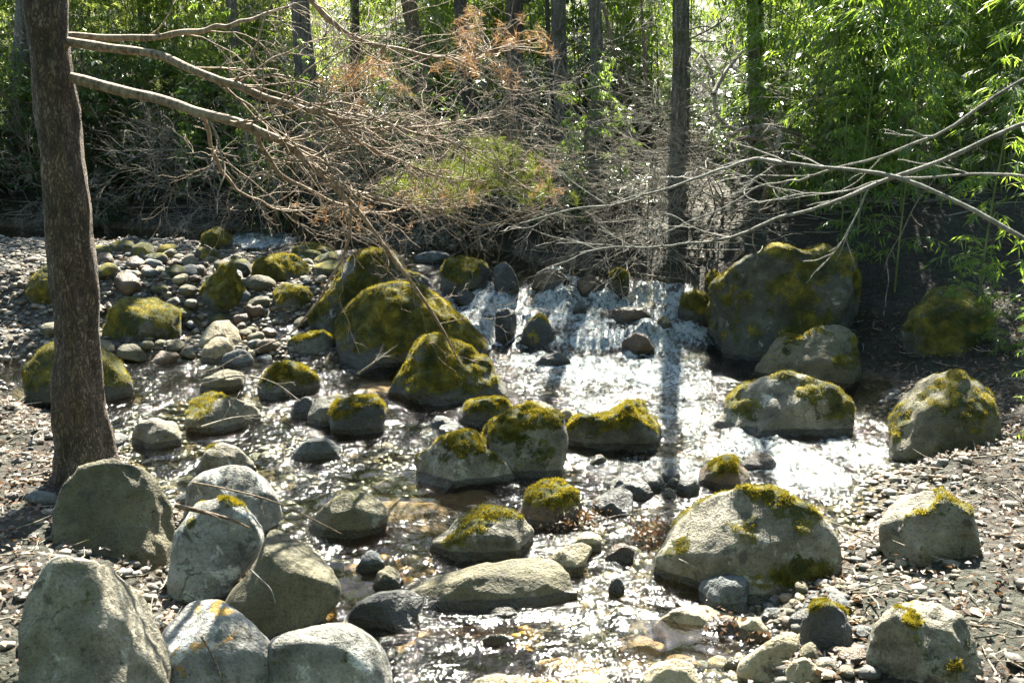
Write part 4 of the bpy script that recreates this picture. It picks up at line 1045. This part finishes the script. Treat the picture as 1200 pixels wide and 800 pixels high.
p_ = [(293, 667), (305, 678), (317, 690), (323, 706)]; stick(p_, [4.75, 4.72, 4.7, 4.68], .005, 'white peeled twig on the olive smooth boulder', 0, 'twig_grey')
p_ = [(205, 592), (240, 600), (272, 609), (292, 618)]; stick(p_, [4.75, 4.75, 4.75, 4.78], .012, 'stubby dead branch lying on the white speckled boulder', 1, 'bark_brown')
p_ = [(236, 745), (250, 770), (262, 802)]; stick(p_, [4.1, 4.06, 4.0], .006, 'dark twig on the white boulder with orange lichen', 0, 'bark_dark')
p_ = [(600, 590), (640, 582), (668, 600), (705, 622)]; stick(p_, [6.2, 6.15, 6.05, 5.95], .006, 'bent twig caught on the ragged leafy rock', 5)
p_ = [(565, 545), (600, 553), (640, 548), (665, 556)]; stick(p_, [6.95, 6.9, 6.9, 6.9], .005, 'dry twig hooked on the face of the flat-topped boulder', 6, 'twig_grey')
p_ = [(795, 655), (815, 664), (838, 674)]; stick(p_, [5.25, 5.22, 5.2], .006, 'short grey stick leaning on the large speckled boulder', 0, 'twig_grey')
p_ = [(728, 470), (760, 462), (800, 448), (840, 442)]; stick(p_, [8.55, 8.7, 9.0, 9.1], .006, 'thin dark branch trailing in the foam above the grooved mossy boulder', 3, 'bark_dark')
p_ = [(700, 610), (735, 603), (775, 610)]; stick(p_, [6.0, 5.98, 5.9], .007, 'dark stick in the leaf clump left of the large speckled boulder', 4, 'bark_dark')
p_ = [(690, 300), (730, 268), (770, 252)]; stick(p_, [12.0, 12.2, 12.4], .016, 'fallen pale limb on the bank beside the cascade head', 4)

# ------------------------------------------------------------------ bamboo
def bamboo_proto(seed, Hh, nbr, leaf_mat_, leaf=.15, low=.5):
    r = np.random.default_rng(seed)
    root = empty('bamboo', (0, 0, 0))
    zz = np.linspace(0, Hh, 16)
    a0 = r.uniform(0, 6.28); bend = (zz / Hh) ** 2.2 * Hh * r.uniform(.08, .25)
    P = np.stack([np.cos(a0) * bend, np.sin(a0) * bend, zz], -1)
    t = Tubes(); t.tube(P, np.linspace(.014, .004, 16), 6)
    tips = []
    for q in range(nbr):
        z = r.uniform(low, Hh) ; i = min(int(z / Hh * 15), 14)
        p = P[i] + (P[i + 1] - P[i]) * (z / Hh * 15 - i)
        a = r.uniform(0, 6.28); L = r.uniform(.25, .75) * (1.15 - .5 * z / Hh)
        d = np.array([math.cos(a), math.sin(a), .55])
        pts = [p]; n = 6
        for s in range(n):
            d = d + np.array([0, 0, -.16]) + r.normal(size=3) * .08; d /= np.linalg.norm(d); pts.append(pts[-1] + d * L / n)
            if s >= 1:
                tips.append((pts[-1], d.copy()))
        t.tube(pts, np.linspace(.004, .0015, n + 1), 4)
    t.build('culm', M['culm'], root)
    Vs = []
    for p, d in tips:
        k = int(r.integers(3, 6))
        a = r.uniform(0, 6.28, k)
        dv = d[None] * .6 + np.stack([np.cos(a), np.sin(a), -r.uniform(.25, 1.0, k)], -1) * .8; dv /= np.linalg.norm(dv, axis=1)[:, None]
        s = np.cross(dv, np.array([0, 0, 1.0]) + r.normal(size=(k, 3)) * .35); s /= np.linalg.norm(s, axis=1)[:, None] + 1e-9
        ln = leaf * r.uniform(.6, 1.15, (k, 1)); w = ln * r.uniform(.065, .095, (k, 1))
        p0 = p[None] + r.normal(size=(k, 3)) * .015
        sag = np.array([0, 0, -1.0]) * ln * .12
        Vs.append(np.stack([p0, p0 + dv * ln * .4 + s * w, p0 + dv * ln + sag, p0 + dv * ln * .4 - s * w], 1))
    Vv = np.concatenate(Vs).reshape(-1, 3)
    link('leaves', mesh_np('leaves', Vv, np.arange(len(Vv)).reshape(-1, 4)), leaf_mat_, root, smooth=False)
    return root

def copy_tree(o):
    c = o.copy(); COL.objects.link(c)
    for ch in list(o.children):
        d = ch.copy(); COL.objects.link(d); d.parent = c
    return c

used_proto = set()
def plant(protos_, x, y, label, group, scale=1.0, cat='bamboo'):
    k = int(rng.integers(len(protos_))); pr = protos_[k]
    o = copy_tree(pr) if pr.name in used_proto else pr
    used_proto.add(pr.name)
    o.location = (x, y, float(ground_level(x, y)) - .03); o.rotation_euler = (0, 0, rng.uniform(0, 6.28))
    s = scale * rng.uniform(.85, 1.15); o.scale = (s, s, s)
    tag(o, label, cat, group)

near = [bamboo_proto(200 + k, h, 60, M['bamboo'], .16, .25) for k, h in enumerate((3.4, 4.2, 5.0))]
mid = [bamboo_proto(210 + k, h, 95, M['bamboo'], .15, .35) for k, h in enumerate((4.2, 5.0, 5.6))]
pale = [bamboo_proto(220 + k, h, 105, M['bamboo_pale'], .13, .4) for k, h in enumerate((4.5, 5.2, 5.8))]
for _ in range(46):
    x = rng.uniform(3.0, 6.6); y = rng.uniform(11.6, 16.0)
    if x < 2.3 + (y - 11.5) * .22: x += .5
    plant(near, x, y, 'bright green bamboo in the dense stand above the right bank', 'bamboo stand on the right bank')
for _ in range(6):
    plant(near, rng.uniform(3.0, 4.4), rng.uniform(11.7, 13.2), 'bright green bamboo close behind the largest right bank boulder', 'bamboo behind the largest boulder', .95)
for x, y, s in ((3.15, 10.6, .62), (3.4, 10.9, .75), (3.6, 10.3, .7), (4.1, 9.6, .7), (4.4, 8.8, .75), (3.9, 11.2, .8), (2.95, 11.5, .6)):
    plant(near, x, y, 'short bamboo leaning out over the right bank boulders', 'short bamboo over the boulders', s)
for _ in range(64):
    x = rng.uniform(-1.5, 9); y = rng.uniform(16.2, 22)
    plant(mid, x, y, 'green bamboo in the thicket behind the straight grey trunks', 'bamboo thicket behind the grey trunks')
for _ in range(46):
    x = rng.uniform(-9, 2.6); y = rng.uniform(16.4, 17.6)
    plant(mid if rng.random() < .6 else pale, x, y, 'dark leafy bamboo close behind the trunks of the far bank', 'understorey bamboo behind the far bank trunks', .72)
for _ in range(84):
    x = rng.uniform(-12, 0.5); y = rng.uniform(17.2, 23)
    plant(pale, x, y, 'pale leaved bamboo in the thicket behind the pine boughs', 'bamboo thicket behind the pine boughs')
for _ in range(44):
    x = rng.uniform(-10.5, 1.5); y = float(np.interp(x, [-11, -3.2, -.7, .4, 1.75], [14.8, 14.3, 13.4, 12.5, 11.6])) + rng.uniform(.15, 1.6)
    plant(near, x, y, 'low leafy bamboo along the dark edge of the far bank', 'low bamboo along the far bank edge', .4)
for _ in range(14):
    x = rng.uniform(2.6, 5.5); y = rng.uniform(4.8, 9.5)
    x = max(x, 2.4 + max(0, (y - 6) * .25) + .5)
    plant(near, x, y, 'low leafy bamboo among the right bank boulders', 'low bamboo on the right bank', .24)
for _ in range(12):
    x = rng.uniform(-12, -5); y = rng.uniform(15.5, 18)
    plant(pale, x, y, 'pale leaved bamboo on the far left bank', 'bamboo on the far left bank', .8)

def laurel_proto(seed, R_):
    r = np.random.default_rng(seed); root = empty('evergreen_shrub', (0, 0, 0)); t = Tubes(); Vs = []
    for q in range(16):
        a = r.uniform(0, 6.28); d = np.array([math.cos(a) * .7, math.sin(a) * .7, r.uniform(.5, 1.4)]); d /= np.linalg.norm(d); p = np.zeros(3); pts = [p]
        L = R_ * r.uniform(.6, 1.1)
        for st_ in range(7):
            d = d + r.normal(size=3) * .22; d /= np.linalg.norm(d); p = p + d * L / 7; pts.append(p)
            if st_ > 1:
                for w_ in range(3):
                    c = p + r.normal(size=3) * .14; k = 9; aa = np.arange(k) * 2.4 + r.uniform(0, 6)
                    dv = np.stack([np.cos(aa), np.sin(aa), r.uniform(-.5, .5, k)], -1); dv /= np.linalg.norm(dv, axis=1)[:, None]
                    s_ = np.cross(dv, [0, 0, 1.0] + r.normal(size=(k, 3)) * .2); s_ /= np.linalg.norm(s_, axis=1)[:, None]
                    ln = r.uniform(.07, .12, (k, 1)); wd = ln * .2; c0_ = c[None] + dv * .01
                    Vs.append(np.stack([c0_, c0_ + dv * ln * .5 + s_ * wd, c0_ + dv * ln - np.array([0, 0, .02]), c0_ + dv * ln * .5 - s_ * wd], 1))
        t.tube(pts, np.linspace(.014, .004, 8), 5)
    t.build('stem', M['bark_brown'], root)
    Vv = np.concatenate(Vs).reshape(-1, 3); link('leaves', mesh_np('leaves', Vv, np.arange(len(Vv)).reshape(-1, 4)), M['laurel'], root, smooth=False)
    return root
laurels = [laurel_proto(300 + k, r_) for k, r_ in enumerate((1.5, 1.9, 2.3))]
for x, y in ((-6.4, 16.2), (-5.0, 15.9), (-3.6, 16.3), (-2.3, 15.4), (-1.3, 15.9), (.1, 15.0), (.9, 15.7), (2.0, 15.2), (3.0, 14.6), (-7.8, 15.6), (1.5, 14.6), (-4.2, 15.5), (-.6, 14.9), (3.7, 12.4),
             (-9.5, 15.6), (-8.8, 16.4), (-10.6, 16.0), (-5.8, 15.3), (-7.0, 15.2), (-2.9, 15.0), (-11.5, 16.6), (-9.0, 15.1)):
    if -4.5 < x < 2.6: y += 1.4
    plant(laurels, x, y, 'dark broad leaved evergreen shrub in the shade of the far bank', 'evergreen shrubs on the far bank', 1.0, 'shrub')
for _ in range(44):
    x = rng.uniform(-10.5, 1.6); y = float(np.interp(x, [-11, -3.2, -.7, .4, 1.75], [14.8, 14.3, 13.4, 12.5, 11.6])) + rng.uniform(-.05, .9)
    plant(laurels, x, y, 'low broad leaved evergreen shrub at the lip of the far bank', 'low evergreen shrubs along the far bank lip', rng.uniform(.28, .5), 'shrub')

# far thicket: one mass
n = 62000
x = rng.uniform(-17, 17, n); y = rng.uniform(23, 31, n); z = rng.uniform(.2, 1, n) ** .8 * 6.0
dens = fbm(np.stack([x * .5, y * .4, z * .6], -1), 3); ok = dens > -.25; x, y, z = x[ok], y[ok], z[ok]; n = len(x)
p0 = np.stack([x, y, ground_level(x, y) + z], -1)
dv = rng.normal(size=(n, 3)) + np.array([0, 0, -.8]); dv /= np.linalg.norm(dv, axis=1)[:, None]
s = np.cross(dv, rng.normal(size=(n, 3))); s /= np.linalg.norm(s, axis=1)[:, None]
ln = rng.uniform(.14, .28, (n, 1)); w = ln * .16
Vv = np.stack([p0, p0 + dv * ln * .4 + s * w, p0 + dv * ln, p0 + dv * ln * .4 - s * w], 1).reshape(-1, 3)
o = link('forest_thicket', mesh_np('forest_thicket', Vv, np.arange(n * 4).reshape(-1, 4)), M['bamboo_pale'], smooth=False)
tag(o, 'far thicket of small backlit leaves deep in the forest', 'thicket', kind='stuff')

# unseen leaf mass added behind and beside the view to cut sky fill
n = 100000
a = rng.uniform(math.radians(165), math.radians(375), n); rr_ = rng.uniform(7, 10, n); z = rng.uniform(0.05, 1, n) * 14
x = np.cos(a) * rr_ * 1.15; y = np.sin(a) * rr_ + 1.5
p0 = np.stack([x, y, ground_level(x, y) + z], -1)
dv = rng.normal(size=(n, 3)); dv /= np.linalg.norm(dv, axis=1)[:, None]
s = np.cross(dv, rng.normal(size=(n, 3))); s /= np.linalg.norm(s, axis=1)[:, None]
ln = rng.uniform(.14, .3, (n, 1)); w = ln * .18
Vv = np.stack([p0, p0 + dv * ln * .4 + s * w, p0 + dv * ln, p0 + dv * ln * .4 - s * w], 1).reshape(-1, 3)
o = link('forest_thicket', mesh_np('forest_thicket', Vv, np.arange(n * 4).reshape(-1, 4)), M['bamboo'], smooth=False)
tag(o, 'unseen leafy thicket added around the viewer to block sky light', 'thicket', kind='stuff')

# leaf litter
def litter_mesh(n, cond, xr, yr, size, lift=.012):
    x = rng.uniform(*xr, n); y = rng.uniform(*yr, n)
    gl = ground_level(x, y); ok = cond(x, y, gl, water_level(x, y)); x, y, gl = x[ok], y[ok], gl[ok]; n = len(x)
    p0 = np.stack([x, y, gl + lift + rng.uniform(0, .03, n)], -1)
    a = rng.uniform(0, 6.28, n); dv = np.stack([np.cos(a), np.sin(a), rng.normal(size=n) * .35], -1)
    s = np.cross(dv, np.stack([rng.normal(size=n) * .4, rng.normal(size=n) * .4, np.ones(n)], -1)); s /= np.linalg.norm(s, axis=1)[:, None]
    ln = size * rng.uniform(.6, 1.3, (n, 1)); w = ln * rng.uniform(.2, .35, (n, 1))
    up = np.array([0, 0, 1.0]) * ln * .18
    Vv = np.stack([p0, p0 + dv * ln * .5 + s * w + up, p0 + dv * ln, p0 + dv * ln * .5 - s * w + up], 1).reshape(-1, 3)
    return mesh_np('leaf_litter', Vv, np.arange(n * 4).reshape(-1, 4))
o = link('leaf_litter', litter_mesh(17000, lambda x, y, g, w: (sdist(x, y) > .12) & (g > w + .05), (-9, 7), (3.5, 20), .045), M['litter'], smooth=False)
tag(o, 'dead brown leaves covering the forest floor of the banks', 'leaf litter', kind='stuff')
o = link('leaf_litter', litter_mesh(5000, lambda x, y, g, w: (g > w + .01) & (sdist(x, y) < .2), (-5, 2.5), (3.5, 13.5), .045), M['litter'], smooth=False)
tag(o, 'dead brown leaves caught among the cobbles of the gravel bar', 'leaf litter', kind='stuff')

def twig_litter(n, cond, xr, yr, lmin, lmax, label):
    x = rng.uniform(*xr, n); y = rng.uniform(*yr, n); gl = ground_level(x, y); ok = cond(x, y, gl, water_level(x, y)); x, y, gl = x[ok], y[ok], gl[ok]
    t = Tubes()
    for a_, b_, g_ in zip(x, y, gl):
        L = rng.uniform(lmin, lmax); a = rng.uniform(0, 6.28); d = np.array([math.cos(a), math.sin(a), rng.normal() * .12]); q = np.array([-d[1], d[0], 0]) * rng.normal() * .12 * L
        p = np.array([a_, b_, g_ + .015]); t.tube([p, p + d * L * .5 + q, p + d * L + q * .3 + [0, 0, rng.uniform(0, .02)]], [.004 + L * .006, .003 + L * .005, .0015], 4)
    tag(t.build('twig_litter', M['twig']), label, 'twigs', kind='stuff')
twig_litter(2600, lambda x, y, g, w: (sdist(x, y) > .1) & (g > w + .03), (-5.5, 5.5), (3.4, 10), .05, .3, 'small dead twigs strewn over the near banks')
twig_litter(3600, lambda x, y, g, w: (sdist(x, y) > -.05) & (g > w + .02), (-9, 5), (11, 17.5), .1, .7, 'dead sticks and twigs strewn over the far bank')
o = link('leaf_litter', litter_mesh(42000, lambda x, y, g, w: (sdist(x, y) > .15) & (g > w + .03), (-6.5, 6.5), (3.3, 10), .032), M['litter'], smooth=False)
tag(o, 'dead leaves lying thick on the near stream banks', 'leaf litter', kind='stuff')
# leaf clumps caught on rocks and twigs
def leaf_clump(px, py, r_, n, label):
    c = ground(px, py)
    p = c[None] + rng.normal(size=(n, 3)) * r_ * np.array([1, 1, .45]) + np.array([0, 0, r_ * .8])
    dv = rng.normal(size=(n, 3)); dv /= np.linalg.norm(dv, axis=1)[:, None]
    s_ = np.cross(dv, rng.normal(size=(n, 3))); s_ /= np.linalg.norm(s_, axis=1)[:, None]
    up = np.cross(dv, s_); ln = rng.uniform(.018, .042, (n, 1)); w_ = ln * .26
    Vv = np.stack([p, p + dv * ln * .5 + s_ * w_ + up * ln * .15, p + dv * ln, p + dv * ln * .5 - s_ * w_ + up * ln * .15], 1).reshape(-1, 3) - c
    o = link('leaf_clump', mesh_np('leaf_clump', Vv, np.arange(n * 4).reshape(-1, 4)), M['litter'], smooth=False); o.location = c
    tag(o, label, 'dead leaves', 'leaf clumps caught between the stones', 'stuff')
leaf_clump(655, 618, .06, 160, 'brown leaf clump caught against the ragged midstream rock')
leaf_clump(690, 612, .05, 140, 'brown leaf clump right of the ragged midstream rock')
leaf_clump(765, 632, .07, 220, 'dark leaf clump left of the large speckled boulder')
leaf_clump(850, 738, .045, 70, 'leaf clump on the end of the low pale slab')
leaf_clump(895, 752, .04, 60, 'leaf clump beside the rounded tan stone')
leaf_clump(726, 338, .08, 70, 'tan leaf clump under the twigs at the cascade head')

# ------------------------------------------------------------------ light, sky, camera
EL, AZ = math.radians(46), math.radians(7.5)   # sun ahead of the camera, a little to the right
w = bpy.data.worlds.new('World'); S.world = w; w.use_nodes = True
nt = w.node_tree; bgn = nt.nodes['Background']
sky = nt.nodes.new('ShaderNodeTexSky'); sky.sky_type = 'NISHITA'; sky.sun_disc = False
sky.sun_elevation = EL; sky.sun_rotation = AZ; sky.air_density = 1.2; sky.dust_density = 1.0
nt.links.new(sky.outputs[0], bgn.inputs[0]); bgn.inputs[1].default_value = .05
sun = bpy.data.lights.new('sun', 'SUN'); sun.energy = 5.0; sun.angle = math.radians(.53); sun.color = (1, .94, .80)
so_ = bpy.data.objects.new('sun', sun); COL.objects.link(so_)
to_sun = Vector((math.sin(AZ) * math.cos(EL), math.cos(AZ) * math.cos(EL), math.sin(EL)))
so_.rotation_euler = to_sun.to_track_quat('Z', 'Y').to_euler(); so_.location = (3, 20, 20)

cam = bpy.data.cameras.new('camera'); co = bpy.data.objects.new('camera', cam); COL.objects.link(co)
cam.sensor_fit = 'HORIZONTAL'; cam.sensor_width = 36; cam.lens = F / 1200 * 36; cam.clip_end = 1000
co.location = tuple(CAM); co.rotation_euler = (math.pi / 2 - PITCH, 0, 0)
cam.dof.use_dof = True; cam.dof.focus_distance = 9.0; cam.dof.aperture_fstop = 5.6
S.camera = co
S.view_settings.view_transform = 'Standard'; S.view_settings.look = 'None'; S.view_settings.gamma = 1; S.view_settings.exposure = 2.95
S.cycles.use_denoising = True
S.cycles.max_bounces = 8; S.cycles.transparent_max_bounces = 12; S.cycles.sample_clamp_indirect = 6
